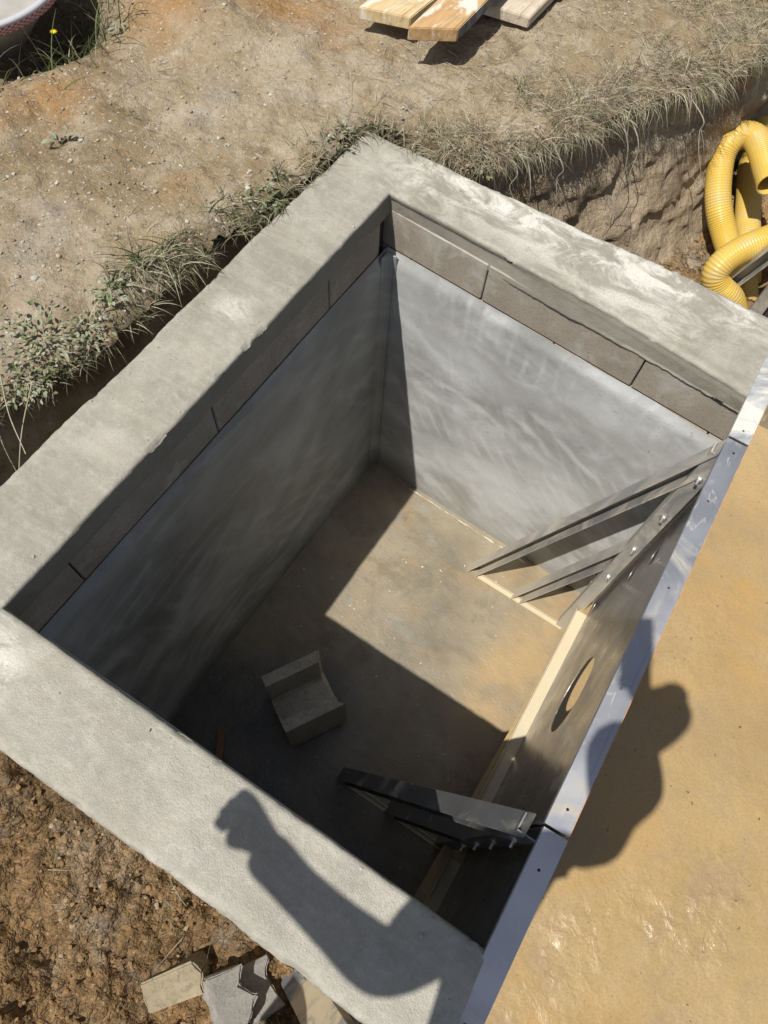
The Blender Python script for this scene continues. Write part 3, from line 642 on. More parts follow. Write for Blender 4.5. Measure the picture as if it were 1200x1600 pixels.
# the far end wall of the pool and the near one: panels standing across
def cross_panel(x0, y, L, label, rz):
    e = empty('pool_wall_segment', (x0, y, -1.2), label, 'pool panel', 'steel panels of the pool wall', R(rz))
    mb = MB(); mb.box((.0485, -L, 0), (.051, 0, 1.1965)); mb.build('face_sheet', MAT['panel'], e)
    mb = MB(); mb.box((0, -L, 1.197), (.051, 0, 1.2)); mb.build('top_flange', MAT['flange'], e)
    mb = MB(); mb.box((0, -L, 0), (.048, 0, .003)); mb.build('bottom_flange', MAT['muddy'], e)
    for yy in (0, -L + .003):
        mb = MB(); mb.box((0, yy - .0025, .0035), (.048, yy, 1.1965)); mb.build('side_flange', MAT['panel'], e)
    return e
cross_panel(1.105 + 1.02, 1.06, 1.018, 'grey steel end panel at the far corner of the pool', -90)

# ------------------------------------------------------------------ triangular steel braces
def frame_M(o, u, n, yw=Vector((0, 1, 0))):                        # columns: yw, n, u
    return Matrix(((yw.x, n.x, u.x, o.x), (yw.y, n.y, u.y, o.y), (yw.z, n.z, u.z, o.z), (0, 0, 0, 1)))
def make_brace(bmat='brace'):
    e = empty('steel_brace', (1.09, -.160, FZ), '', 'brace', 'triangular braces behind the pool panels', 0)
    Cs = [(-.052, 0), (0, 0), (0, -.042), (-.052, -.042), (-.052, -.0385), (-.0035, -.0385), (-.0035, -.0035), (-.052, -.0035)]
    def strut(name, a, b):
        a, b = Vector(a), Vector(b); u = (b - a).normalized(); n = u.cross(Vector((0, 1, 0))); n = n if n.z > 0 else -n
        mb = MB(); M = frame_M(a - u * .02, u, n); mb.prism(Cs, 0, (b - a).length + .02, 0, M)
        mb.v = [tuple(Vector(p) + u * ((b.x - p[0]) / u.x)) if i >= len(Cs) else p for i, p in enumerate(mb.v)]     # mitred upright against the panel
        return mb.build(name, MAT[bmat], e, bevel=.0007, bseg=1)
    H = -FZ
    strut('upper_strut', (-.452, 0, 0), (-.003, 0, H - .004)); strut('lower_strut', (-.235, -.002, 0), (-.0185, -.002, H - .63))
    mb = MB(); mb.box((-.018, -.0445, 0), (.026, -.041, H - .02)); mb.box((-.018, -.0408, 0), (-.0145, -.004, H - .03)); mb.build('post', MAT[bmat], e)
    mb = MB(); mb.box((-.40, -.052, .0005), (.01, -.034, .0045)); mb.box((-.40, -.034, .0005), (.01, -.031, .016)); mb.build('base_bar', MAT['muddy'], e)
    pass
    for z in (.137, .37, .605, .852):
        mb = MB(); hx = [(.0085 * math.cos(math.pi / 3 * k), .0085 * math.sin(math.pi / 3 * k)) for k in range(6)]
        M = Matrix.Translation((.006, -.0445, H - z)) @ Matrix.Rotation(R(90), 4, 'X')
        mb.prism(hx, 0, .007, 0, M); mb.cyl(M @ Vector((0, 0, .007)), M @ Vector((0, 0, .020)), .0042, 8); mb.cyl(M @ Vector((0, 0, .0002)), M @ Vector((0, 0, .0016)), .0125, 14)
        mb.build('bolt', MAT['zinc'], e)
    return e
br = make_brace(); br['label'] = 'dusty steel brace standing against the bright rendered back wall of the pit'
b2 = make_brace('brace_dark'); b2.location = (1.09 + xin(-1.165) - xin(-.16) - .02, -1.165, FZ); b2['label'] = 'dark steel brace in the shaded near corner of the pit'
for y, dx, lab in ((.872, 0, 'steel brace beyond the back coping, in front of the yellow pipes'),):
    c = copy_tree(br); c.location = (1.09 + xin(y) - xin(-.16) + dx - .02 * (y < -1.1), y, FZ); c['label'] = lab
MAT['smeared'] = None
def smeared():
    g = G('cement_smeared_steel'); d = g.noise(9, 6, .62, g.map((1, 1, .5)), 1.4)
    c = g.ramp(d, (.40, (.20, .205, .215)), (.50, (.30, .295, .275)), (.56, (.56, .475, .32)), (.7, (.62, .53, .37)))
    return g.done(c, .7, g.bump(d, .2, .004), .15)
MAT['smeared'] = smeared(); b4 = make_brace('smeared'); b4.location = (1.09 + xin(-1.7) - xin(-.16) - .012, -1.690, FZ); b4.scale = (1, 1.75, 1)
b4['label'] = 'cement smeared steel brace poking out from under the front coping beside the broken blocks'

# ------------------------------------------------------------------ yellow corrugated pipes in the trench
def pipe(name, ctrl, label, r=.0455, open_start=False):
    pts = spline(ctrl, 60); d = [0]
    for a, b in zip(pts, pts[1:]): d.append(d[-1] + (b - a).length)
    n = int(d[-1] / .0015); q = []; P = np.array([tuple(p) for p in pts]); dd = np.linspace(0, d[-1], n)
    for k in range(3): q.append(np.interp(dd, d, P[:, k]))
    C = [Vector(t) for t in zip(*q)]
    rad = [r + .0007 * math.cos(2 * math.pi * t / .0090) * (0 if t < .05 and open_start else 1) for t in dd]
    mb = MB(); mb.tube(C, rad, 26, 0, cap=False)
    if open_start: mb.tube(C[:70], [r - .0035] * 70, 26, 0, cap=False); mb.tube([C[0] - (C[1] - C[0]).normalized() * .0003, C[0]], [r - .0035, r + .0], 26, 0, cap=False)
    o = mb.build(name, MAT['yellow'], origin=tuple(C[n // 2]), smooth=False)
    return tag(o, label, 'drain pipe')
pipe('drain_pipe', [(.858, 1.092, -.262), (.785, 1.20, -.258), (.730, 1.262, -.258), (.678, 1.264, -.270), (.658, 1.228, -.290), (.665, 1.190, -.330), (.705, 1.127, -.380), (.746, 1.085, -.420), (.799, 1.050, -.460), (.862, .999, -.485), (.939, .945, -.50), (1.01, .942, -.60)],
     'yellow corrugated pipe arching up against the earth bank, its open end showing', open_start=True)
pipe('drain_pipe', [(.715, 1.62, -.44), (.727, 1.559, -.440), (.743, 1.492, -.460), (.770, 1.413, -.480), (.818, 1.296, -.490), (.864, 1.176, -.495), (.915, 1.07, -.50), (.98, 1.04, -.60)], 'straight stretch of yellow corrugated pipe inside the arching loop')
pipe('drain_pipe', [(1.20, 1.30, -.34), (1.036, 1.098, -.335), (.949, .951, -.338), (.898, .875, -.350), (.864, .818, -.380), (.860, .789, -.420), (.893, .788, -.460), (.955, .805, -.50), (1.01, .83, -.60)],
     'yellow ribbed pipe lying lowest in front, bending beside the back coping')

# ------------------------------------------------------------------ timber
def plank(a, b, L, th, mat, label, top=None, edge=None):
    """a, b = the two top corners of the near end; L = vector to the far end"""
    a, b, L = Vector(a), Vector(b), Vector(L); nz = -(b - a).cross(L).normalized() * th; nz = nz if nz.z < 0 else -nz
    o = (a + b) / 2 + nz; u = (b - a); ang = math.atan2(L.y, L.x) - R(90)
    Mi = Matrix.Rotation(-ang, 4, 'Z')
    bm = bmesh.new(); vs = [bm.verts.new(Mi @ (p - o)) for p in (a, b, b + L, a + L, a + nz, b + nz, b + L + nz, a + L + nz)]
    for f in ((0, 1, 2, 3), (7, 6, 5, 4), (0, 4, 5, 1), (1, 5, 6, 2), (2, 6, 7, 3), (3, 7, 4, 0)): 
        fc = bm.faces.new([vs[i] for i in f]); fc.material_index = 1 if (edge and f == (1, 5, 6, 2)) else 0
    bmesh.ops.recalc_face_normals(bm, faces=bm.faces[:])
    bmesh.ops.bevel(bm, geom=bm.edges[:], offset=.0025, segments=2, affect='EDGES')
    me = bpy.data.meshes.new('timber_plank'); bm.to_mesh(me); bm.free()
    ob = put('timber_plank', me, [mat, edge or mat], None, o); ob.rotation_euler = (0, 0, ang)
    return tag(ob, label, 'plank', 'formwork planks lying on the soil')
plank((-.410, .452, .115), (-.268, .512, .112), (.03, 1.25, -.05), .034, MAT['wood_yellow'], 'yellowish new plank at the left of the plank pile')
plank((-.220, .420, .150), (-.110, .511, .145), (-.055, 1.25, -.06), .036, MAT['wood_orange'], 'orange brown plank on top of the pile with grey smeared edge', edge=MAT['smear'])
plank((-.175, .762, .075), (-.020, .805, .070), (-.005, 1.1, -.01), .032, MAT['wood_pale'], 'pale grey plank lying lowest at the right of the pile')
o = MB(); o.box((-.42, .76, .020), (-.17, .83, .076)); o = o.build('timber_batten', MAT['wood_brown'], origin=(-.3, .8, .02), bevel=.002)
tag(o, 'short rough batten propping the planks off the soil', 'batten')
mb = MB(); M = Matrix.Translation((.215, -1.345, FZ + .004)) @ Matrix.Rotation(R(-58), 4, 'Z') @ Matrix.Rotation(R(-4), 4, 'Y')
mb.box((-.035, -.013, 0), (.20, .013, .018), 0, M); mb.cyl(M @ Vector((-.018, 0, .0175)), M @ Vector((-.018, 0, .0187)), .004)
tag(mb.build('wooden_stick', MAT['wood_brown'], origin=(.215, -1.345, FZ), bevel=.0015), 'small brown wooden stick lying under the front coping in the pit', 'stick')

# ------------------------------------------------------------------ concrete blocks
def rough(o, amp, sc, seed, cuts=3, keep=None):
    me = o.data; bm = bmesh.new(); bm.from_mesh(me)
    bmesh.ops.subdivide_edges(bm, edges=bm.edges[:], cuts=cuts, use_grid_fill=True)
    bm.normal_update()
    for v in bm.verts:
        k = 1 if keep is None else keep(v.co)
        n = float(fbm(v.co.x * sc + v.co.z * sc * .7, v.co.y * sc - v.co.z * sc * .6, seed, 4, .6)); m = float(fbm(v.co.y * sc * 1.3 + 9, v.co.z * sc * 1.3, seed + 5, 4, .6))
        v.co += Vector((n, m, n * .5 - m * .5)) * amp * k
    bm.to_mesh(me); bm.free()
def u_block():
    """lintel block: U section, groove along local x; broken off at the +x end"""
    mb = MB(); wd, h, t, b = .222, .215, .042, .065; L = .222; h2 = wd / 2
    prof = [(-h2, 0), (h2, 0), (h2, h), (h2 - t, h), (h2 - t - .004, b + .012), (h2 - t - .014, b), (-h2 + t + .014, b), (-h2 + t + .004, b + .012), (-h2 + t, h), (-h2, h)]
    n = 26; vs, fs = [], []
    for i in range(n):
        x = -L / 2 + L * i / (n - 1); 
        for y, z in prof:
            xx = x
            if i == n - 1 and abs(y) < h2 - .03: xx -= .060 + .03 * float(fbm(y * 40, z * 40, 91, 3))
            if i == n - 2 and abs(y) < h2 - .03: xx -= .062
            vs.append((xx, y, z))
    m = len(prof)
    for i in range(n - 1):
        for k in range(m): fs.append((i * m + k, i * m + (k + 1) % m, (i + 1) * m + (k + 1) % m, (i + 1) * m + k))
    # U-shaped end caps as strips (left wall, floor, right wall)
    for base, fl in ((0, False), ((n - 1) * m, True)):
        for q in ((0, 6, 7, 8, 9), (0, 1, 5, 6), (1, 2, 3, 4, 5)):
            f = tuple(base + k for k in q); fs.append(f if not fl else f[::-1])
    mb.add(vs, fs); return mb
g = G('lintel_block_concrete')
c_ = g.ramp(g.noise(11, 6, .65), (.3, (.33, .305, .255)), (.7, (.50, .47, .40))); c_ = g.mix(g.ramp(g.noise(90, 4, .8), (.36, .6), (.5, .0)), c_, (.2, .18, .15))
MAT['lintel'] = g.done(c_, .92, g.bump(g.noise(130, 5, .85), .8, .005), spec=.25)
o = u_block().build('channel_block', MAT['lintel'], bevel=.004, bseg=2); rough(o, .0022, 40, 92, 1)
ang = math.atan2(-.874 + 1.07, .356 - .243); o.rotation_euler = (Matrix.Rotation(R(6), 4, Vector((-.6, -.8, 0))) @ Matrix.Rotation(ang, 4, 'Z')).to_euler()
o.location = (.418, -1.065, FZ + .012)
o.scale = (1.03, 1.03, 1.14)
tag(o, 'broken U shaped grey concrete block standing alone on the pit floor', 'concrete block')
def frag(name, loc, rot, mb, label, seed, amp=.006, mat='pale_block'):
    o = mb.build(name, MAT[mat], bevel=.004, bseg=2); rough(o, amp, 26, seed, 4); o.location = loc; o.rotation_euler = rot; o.scale = (1.15, 1.15, 1.15)
    return tag(o, label, 'concrete block')
g = G('yellowish_block'); c_ = g.ramp(g.noise(10, 6, .65), (.3, (.25, .215, .145)), (.7, (.40, .345, .235)))
c_ = g.mix(g.ramp(g.noise(70, 4, .8), (.36, .6), (.5, .0)), c_, (.15, .125, .085)); MAT['yellow_block'] = g.done(c_, .92, g.bump(g.noise(110, 5, .85), .8, .006), spec=.2)
mb = MB(); mb.prism([(-.068, -.036), (.060, -.040), (.072, .010), (.055, .036), (-.070, .034)], -.05, .032)
frag('broken_block', (.640, -1.925, -.85), (R(10), R(-9), R(54)), mb, 'small broken block lying in the clay, one end sunlit', 101, .009, 'yellow_block')
mb = MB(); mb.prism([(-.085, -.055), (.070, -.062), (.060, .01), (.085, .05), (-.015, .060), (-.07, .075)], -.05, .0)
mb.prism([(-.08, -.054), (-.02, -.060), (.02, -.02), (-.01, .02), (.02, .055), (-.068, .07)], .0005, .05)
frag('broken_block', (.812, -1.842, -.80), (R(-8), R(16), R(62)), mb, 'larger pale broken block with a snapped face leaning by the steel brace', 105, .012)

# ------------------------------------------------------------------ the round tub at the top left
tx, ty, tz = -1.425, -.10, -.12
tub = empty('plaster_tub', (tx, ty, tz), 'round pale tub with a red and white checked band under its rim', 'tub')
def lathe(prof, seg=96, mi=lambda i, k: 0):
    mb = MB(); n = len(prof)
    vs = [(r * math.cos(2 * math.pi * k / seg), r * math.sin(2 * math.pi * k / seg), z) for r, z in prof for k in range(seg)]
    for i in range(n - 1):
        for k in range(seg): mb.f.append((i * seg + k, i * seg + (k + 1) % seg, (i + 1) * seg + (k + 1) % seg, (i + 1) * seg + k)); mb.mi.append(mi(i, k))
    mb.v = vs; return mb
lathe([(.12, .0), (.17, .06), (.25, .15), (.2885, .1765)]).build('body', MAT['g4'] if 0 else MAT['tub'], tub, smooth=True)
lathe([(.2925, .176), (.2955, .182), (.298, .187), (.300, .193), (.3015, .199)], 200, lambda i, k: (i + k) % 2).build('checked_band', [MAT['rim'], MAT['check']], tub)
lathe([(.3018, .1995), (.3035, .206), (.299, .211), (.288, .211), (.281, .204), (.274, .175)]).build('rim', MAT['rim'], tub, smooth=True)
lathe([(.2745, .172), (.20, .163), (.10, .166), (.001, .168)]).build('filling', MAT['tub'], tub, smooth=True)
MAT['check'].node_tree.nodes['Principled BSDF'].inputs['Base Color'].default_value = (.42, .06, .075, 1)
for l in list(MAT['check'].node_tree.nodes['Principled BSDF'].inputs['Base Color'].links): MAT['check'].node_tree.links.remove(l)

# ------------------------------------------------------------------ stones, litter, grass, weeds, roots
def stone_mb(mb, p, r, seed, mi):
    bm = bmesh.new(); bmesh.ops.create_icosphere(bm, subdivisions=1, radius=1); q = random.Random(seed)
    sx, sy, sz = q.uniform(.7, 1.3), q.uniform(.6, 1.1), q.uniform(.4, .8); a = q.uniform(0, 6.3); ca, sa = math.cos(a), math.sin(a)
    vs = []
    for v in bm.verts:
        k = r * q.uniform(.78, 1.12); x, y, z = v.co.x * sx * k, v.co.y * sy * k, v.co.z * sz * k
        vs.append((p[0] + x * ca - y * sa, p[1] + x * sa + y * ca, p[2] + z))
    mb.add(vs, [tuple(v.index for v in f.verts) for f in bm.faces], mi); bm.free()
mb = MB(); N = 0
while N < 3400:
    x, y = rnd.uniform(-1.5, .3), rnd.uniform(-1.2, 1.3)
    if N % 3 == 0: x, y = rnd.gauss(-.55, .25), rnd.gauss(-.5, .4)
    xa, ya = np.array([x]), np.array([y])
    if in_pt(x, y) or x > .6: continue
    r = .0018 + .0048 * rnd.random() ** 3 + (.005 * rnd.random() if rnd.random() < .06 else 0)
    stone_mb(mb, (x, y, float(ground_z(xa, ya)[0]) + r * .15), r, N, rnd.choice([0, 0, 1, 1, 2, 3])); N += 1
tag(mb.build('gravel', [MAT['stone%d' % k] for k in range(4)]), 'small pale stones scattered over the tan soil', 'gravel', kind='stuff')
mb = MB(); N = 0
while N < 5000:
    if N % 40 == 0: ccx, ccy, ccr = rnd.uniform(-.3, 1.1), rnd.uniform(-2.3, -1.63), rnd.uniform(.015, .07)
    x, y = rnd.gauss(ccx, ccr), rnd.gauss(ccy, ccr)
    if N % 5 == 4: x, y = rnd.uniform(-.3, 1.15), rnd.uniform(-2.35, -1.63)
    if N % 6 == 0: x, y = rnd.uniform(.5, 1.0), rnd.uniform(.6, 1.6)
    xa, ya = np.array([x]), np.array([y])
    if not in_pt(x, y): continue
    r = .0015 + .009 * rnd.random() ** 6
    stone_mb(mb, (x, y, float(trench_z(xa, ya)[0]) + r * .15), r, 5000 + N, rnd.choice([0, 0, 0, 1, 1, 1, 2])); N += 1
tag(mb.build('clay_crumbs', [MAT['crumb%d' % k] for k in range(3)]), 'loose crumbs of brown clay in the trench', 'clods', kind='stuff')
mb = MB()                                                          # bits dropped on the coping and the pit floor
for k in range(170):
    if k < 90: i = rnd.choice([0, 1, 1, 2]); t = rnd.random(); u = rnd.choice([rnd.uniform(.04, .15), rnd.uniform(.8, .96), rnd.uniform(.1, .9)]); p = (ia[i] * (1 - t) + ia[i + 1] * t) * (1 - u) + (oa[i] * (1 - t) + oa[i + 1] * t) * u; z = -.003
    else: p = (rnd.uniform(.05, 1.05), -rnd.uniform(.04, 1.38)); z = FZ + .002
    r = .0012 + .0038 * rnd.random() ** 4; stone_mb(mb, (p[0], p[1], z + r * .2), r, 9000 + k, rnd.choice([0, 0, 3, 1]))
tag(mb.build('mortar_crumbs', [MAT['stone%d' % k] for k in range(4)]), 'crumbs of mortar dropped on the coping and the pit floor', 'crumbs', kind='stuff')
# brown stone caught in the weeds
mb = MB(); stone_mb(mb, (0, 0, 0), 1, 77, 0); o = mb.build('stone', [MAT['stone2']]); o.scale = (.022, .034, .028); o.location = (-.268, -.792, .015); o.rotation_euler = (.3, .5, .4)
rough(o, .12, 2.0, 6, 3); tag(o, 'brown angular stone caught among the weeds beside the left coping', 'stone')

def blade(mb, p, d, L, w, droop, mi, n=4, side=None):
    p = Vector(p); d = Vector(d).normalized(); s = side or Vector((rnd.uniform(-1, 1), rnd.uniform(-1, 1), rnd.uniform(-.3, .3)))
    s = d.cross(s).normalized(); vs = []; c = p.copy()
    for i in range(n + 1):
        t = i / n; ww = w * (1 - t * .92) * .5 * (1 if i else .8); vs += [c - s * ww, c + s * ww]
        d = (d + Vector((0, 0, -droop / n))).normalized(); c = c + d * (L / n)
    mb.add(vs, [(2 * i, 2 * i + 1, 2 * i + 3, 2 * i + 2) for i in range(n)], mi)
def gz(x, y):
    z = float(ground_z(np.array([x]), np.array([y]))[0]); d = math.sqrt(float(np.min((BC[::3, 0] - x) ** 2 + (BC[::3, 1] - y) ** 2)))
    return z - .042 * max(0, 1 - d / .09) ** 2
def pick(ws):
    r = rnd.random() * sum(ws)
    for k, w in enumerate(ws):
        r -= w
        if r <= 0: return k
    return len(ws) - 1
GM = [MAT['g0'], MAT['g1'], MAT['g2'], MAT['g3'], MAT['g4']]
def edge_frame(t):
    p = along(t % al[-1]); q = along((t + .01) % al[-1]); d = q - p; d /= np.linalg.norm(d); return p, np.array([d[1], -d[0]])
def t_at(x, y):
    i = int(np.argmin((BC[:, 0] - x) ** 2 + (BC[:, 1] - y) ** 2)); return _t[i]
# dry turf along the top of the back bank
mb = MB(); ta, tb = t_at(-.05, .20), t_at(.70, 1.9)
for k in range(3000):                                             # clumps
    t = ta + (tb - ta) * rnd.random() ** .9; p, nrm = edge_frame(t); f = (t - ta) / (tb - ta)
    s = -abs(rnd.gauss(0, .075 + .20 * f)) + .004
    x, y = p + nrm * s; z = gz(x, y) - .004
    if float(fbm(np.array([x * 5]), np.array([y * 5]), 120, 2)[0]) < -.25 and s < -.05: continue
    hang = max(0, 1 + s / .07)
    grn = .10 + 1.1 * sstep(.40, .85, f) * rnd.random() ** 2
    dirb = Vector((rnd.gauss(0, .6) + nrm[0] * hang * .9, rnd.gauss(0, .6) + nrm[1] * hang * .9, rnd.uniform(.25, .9)))
    own = pick([grn, .35, .85, .9, .03]); short = rnd.random() < .45
    for b in range(rnd.randint(4, 9) + (5 if short else 0)):
        d = dirb + Vector((rnd.gauss(0, .45), rnd.gauss(0, .45), rnd.gauss(0, .2)))
        m = own if rnd.random() < .65 else pick([grn, .35, .85, .55 + hang * .3, .03])
        blade(mb, (x + rnd.gauss(0, .008), y + rnd.gauss(0, .008), z), d, rnd.uniform(.03, .085) * (.45 if short else 1.1) * (1 + .55 * hang * rnd.random()), rnd.uniform(.0013, .0030), rnd.uniform(.3, 1.3) + hang * rnd.random() * 1.8, m)
tag(mb.build('dry_grass', GM), 'dry straw coloured grass hanging over the edge of the back trench', 'grass', kind='stuff')
# dusty grass and weeds in the strip beside the left coping
mb = MB(); ta, tb = t_at(-.40, -1.35), t_at(-.03, .20)
for k in range(520):
    t = ta + (tb - ta) * rnd.random(); p, nrm = edge_frame(t); s = -abs(rnd.gauss(0, .045)) + .02
    x, y = p + nrm * s
    if float(fbm(np.array([y * 4.2]), np.array([.5]), 121, 2)[0]) < -.30: continue
    z = gz(x, y) - .005; dirb = Vector((rnd.gauss(nrm[0] * .4, .6), rnd.gauss(nrm[1] * .4, .6), rnd.uniform(.3, 1)))
    for b in range(rnd.randint(3, 7)):
        d = dirb + Vector((rnd.gauss(0, .45), rnd.gauss(0, .45), rnd.gauss(0, .2)))
        blade(mb, (x + rnd.gauss(0, .008), y + rnd.gauss(0, .008), z), d, rnd.uniform(.025, .075), rnd.uniform(.0014, .0034), rnd.uniform(.4, 1.8), pick([.45, .45, .35, .5, .25]))
def tuft(mb, x, y, n, L, w, lean, ws, spread_=.018):
    for b in range(n):
        d = Vector((rnd.gauss(lean[0], .45), rnd.gauss(lean[1], .45), rnd.uniform(.35, 1)))
        px, py = x + rnd.gauss(0, spread_), y + rnd.gauss(0, spread_)
        blade(mb, (px, py, gz(px, py) - .006), d, rnd.uniform(.55, 1.15) * L, w * rnd.uniform(.6, 1.2), rnd.uniform(.7, 2.0), pick(ws), 5)
for x, y, n, L in ((-.335, -.60, 90, .12), (-.31, -.55, 80, .13), (-.35, -.66, 60, .10), (-.30, -.50, 50, .10), (-.29, -.34, 34, .10), (-.275, -.26, 26, .09), (-.265, -.13, 26, .08), (-.32, -.78, 24, .09), (-.34, -.93, 24, .08), (-.37, -1.02, 20, .09)):
    tuft(mb, x, y, n, L, .0042, (.35, .1), [.60, .55, .25, .25, .25])
tag(mb.build('verge_grass', GM), 'dusty grass growing in the gap beside the left coping', 'grass', kind='stuff')
# thin hay on the bare soil near the planks and the bank
mb = MB()
for k in range(2400):
    x, y = (rnd.gauss(.05, .22), rnd.gauss(.45, .22)) if k % 2 else (rnd.uniform(-.25, .75), rnd.uniform(.2, 1.6))
    if k % 7 == 0: x, y = rnd.uniform(-1.4, .1), rnd.uniform(-1.2, .7)
    if in_pt(x, y): continue
    a = rnd.uniform(0, 6.3); blade(mb, (x, y, gz(x, y) + .0035), (math.cos(a), math.sin(a), rnd.uniform(0, .25)), rnd.uniform(.012, .06), rnd.uniform(.0010, .0022), rnd.uniform(0, .4), pick([.02, .2, .6, .4, 0]), 3, Vector((0, 0, 1)) if rnd.random() < .5 else None)
tag(mb.build('hay_litter', GM), 'thin dry stalks strewn on the soil between planks and bank', 'hay', kind='stuff')
# dark long grass round the tub
mb = MB()
for k in range(420):
    x, y = rnd.gauss(-1.13, .08), rnd.gauss(-.04, .14)
    if (x - tx) ** 2 + (y - ty) ** 2 < .29 ** 2 and rnd.random() < .8: continue
    blade(mb, (x, y, gz(x, y) - .01), (rnd.gauss(.25, .5), rnd.gauss(.1, .5), 1), rnd.uniform(.06, .19), rnd.uniform(.003, .0055), rnd.uniform(.6, 2.2), pick([.8, .3, .05, .2, 1.2]), 6)
tag(mb.build('long_grass', GM), 'dark long grass in the hollow beside the round tub', 'grass', kind='stuff')
# thin grass sprouting from the clay in front
mb = MB()
for x, y, n in ((.50, -1.79, 9), (.42, -1.83, 6), (.58, -1.80, 6), (.53, -1.87, 9), (.70, -1.86, 6), (.90, -1.84, 12), (.20, -1.86, 4)):
    z = float(trench_z(np.array([x]), np.array([y]))[0])
    for b in range(n):
        blade(mb, (x + rnd.gauss(0, .02), y + rnd.gauss(0, .02), z - .005), (rnd.gauss(0, .8), rnd.gauss(0, .8), rnd.uniform(.2, 1)), rnd.uniform(.06, .17), rnd.uniform(.002, .0034), rnd.uniform(.6, 2), pick([.6, .7, .3, .05, .1]), 6)
tag(mb.build('sparse_grass', GM), 'thin grass blades sprouting from the clay under the front coping', 'grass', kind='stuff')

def leafy(mb, rng, n, L, mats, R0):
    for k in range(n):
        a = rng.uniform(0, 6.3); el = rng.uniform(-.25, .7); rr = rng.uniform(.1, 1) * R0; base = Vector((math.cos(a) * rr, math.sin(a) * rr, rng.uniform(.004, .03)))
        d = Vector((math.cos(a + rng.gauss(0, .5)), math.sin(a + rng.gauss(0, .5)), el)).normalized(); s = d.cross(Vector((0, 0, 1))).normalized(); up = s.cross(d)
        l = L * rng.uniform(.5, 1.2); w = l * rng.uniform(.30, .65); m = rng.choice(mats)
        prof = [(0, .10), (.25, .75), (.5, 1), (.75, .72), (1, .05)]; vs = []
        for t, ww in prof:
            c = base + d * l * t - up * l * .28 * t * t; vs += [c - s * w * ww * .5 + up * w * .12 * ww, c, c + s * w * ww * .5 + up * w * .12 * ww]
        fs = []
        for i in range(4): fs += [(3 * i, 3 * i + 1, 3 * i + 4, 3 * i + 3), (3 * i + 1, 3 * i + 2, 3 * i + 5, 3 * i + 4)]
        mb.add(vs, fs, m)
def weed(loc, n, L, mats, R0, label, seed):
    q = random.Random(seed); mb = MB(); leafy(mb, q, n, L, mats, R0)
    mb.tube([(0, 0, -.012), (0, 0, .012)], [.002, .001], 5, 0)
    o = mb.build('weed', [MAT['w0'], MAT['w1'], MAT['g3']]); o.location = (*loc, gz(*loc) if len(loc) == 2 else 0)
    return tag(o, label, 'weed')
for (x, y), n, L, ms, R0, lab in (
    ((-.365, -.90), 300, .0145, [1, 1, 2, 0], .095, 'dust covered leafy weed at the left edge, palest of the weeds'),
    ((-.335, -1.00), 220, .013, [1, 1, 0, 2], .07, 'dusty weed hanging over the dark gap at the left edge'),
    ((-.305, -.815), 150, .013, [0, 1, 1, 2], .055, 'leafy weed beside the brown stone'),
    ((-.33, -.71), 60, .017, [0, 1, 1], .045, 'small green weed below the big grass tuft'),
    ((-.245, -.225), 60, .017, [0, 0, 1], .045, 'bright green clover like weed beside the left coping'),
    ((-.222, .075), 50, .015, [0, 1, 2], .05, 'low weed near the far end of the left coping'),
    ((.14, .255), 60, .014, [0, 1, 2, 2], .06, 'green weed in dry grass above the back trench'),
    ((-.775, -.40), 15, .034, [1, 1, 2], .030, 'wilted grey green weed lying on the bare soil'),
    ((-.985, .06), 12, .026, [1, 1], .018, 'small pale leaved weed at the edge of the tub hollow')):
    weed((x, y), n, L, ms, R0, lab, int(abs(x * 1000 + y * 77)))
mb = MB()
for k in range(9):
    a = 2 * math.pi * k / 9; blade(mb, (0, 0, .135), (math.cos(a), math.sin(a), .25), .011, .007, .3, 1, 2, Vector((0, 0, 1)))
mb.tube([(.0, .0, -.02), (.006, .004, .06), (0, 0, .135)], [.0012, .001, .0012], 5, 0)
o = mb.build('dandelion', [MAT['g0'], MAT['flower']]); o.location = (-1.075, -.10, -.09); tag(o, 'single small yellow flower in the grass beside the tub', 'flower')
# roots torn out of the bank
def root(ctrl, r, label):
    pts = spline(ctrl, 8); mb = MB(); n = len(pts); mb.tube(pts, [r * (1 - .75 * i / (n - 1)) for i in range(n)], 5)
    for q in range(3):
        i = rnd.randint(n // 3, n - 3); a = pts[i]; d = (pts[i + 1] - pts[i]).normalized() + Vector((rnd.gauss(0, .7), rnd.gauss(0, .7), rnd.gauss(-.1, .3)))
        mb.tube([a, a + d * .025, a + d * .05 + Vector((0, 0, -.015))], [r * .5, r * .35, r * .15], 4)
    tag(mb.build('root', [MAT['root']], origin=tuple(pts[0])), label, 'root', 'roots hanging from the back bank')
for (x, y), L, out, lab in (((.395, .69), .42, .10, 'long pale root hanging furthest down the back bank'), ((.41, .715), .25, .13, 'forked pale root just right of the longest one'), ((.50, .90), .20, .17, 'thin root sticking out sideways near the yellow pipes'),
    ((.245, .345), .30, .06, 'bundle of thin roots hanging above the coping'), ((.225, .31), .22, .05, 'short curled root at the near end of the bank'), ((.30, .43), .14, .05, 'stubby root between the two root bundles')):
    p, nr = edge_frame(t_at(x, y)); z = gz(x, y) - .01; c = [Vector((p[0] - nr[0] * .02, p[1] - nr[1] * .02, z))]
    for k in range(1, 6):
        f = k / 5; c.append(Vector((p[0] + nr[0] * (.02 + out * f ** .7) + rnd.gauss(0, .008), p[1] + nr[1] * (.02 + out * f ** .7) + rnd.gauss(0, .008), z - L * f ** 1.2)))
    root(c, .0022, lab)
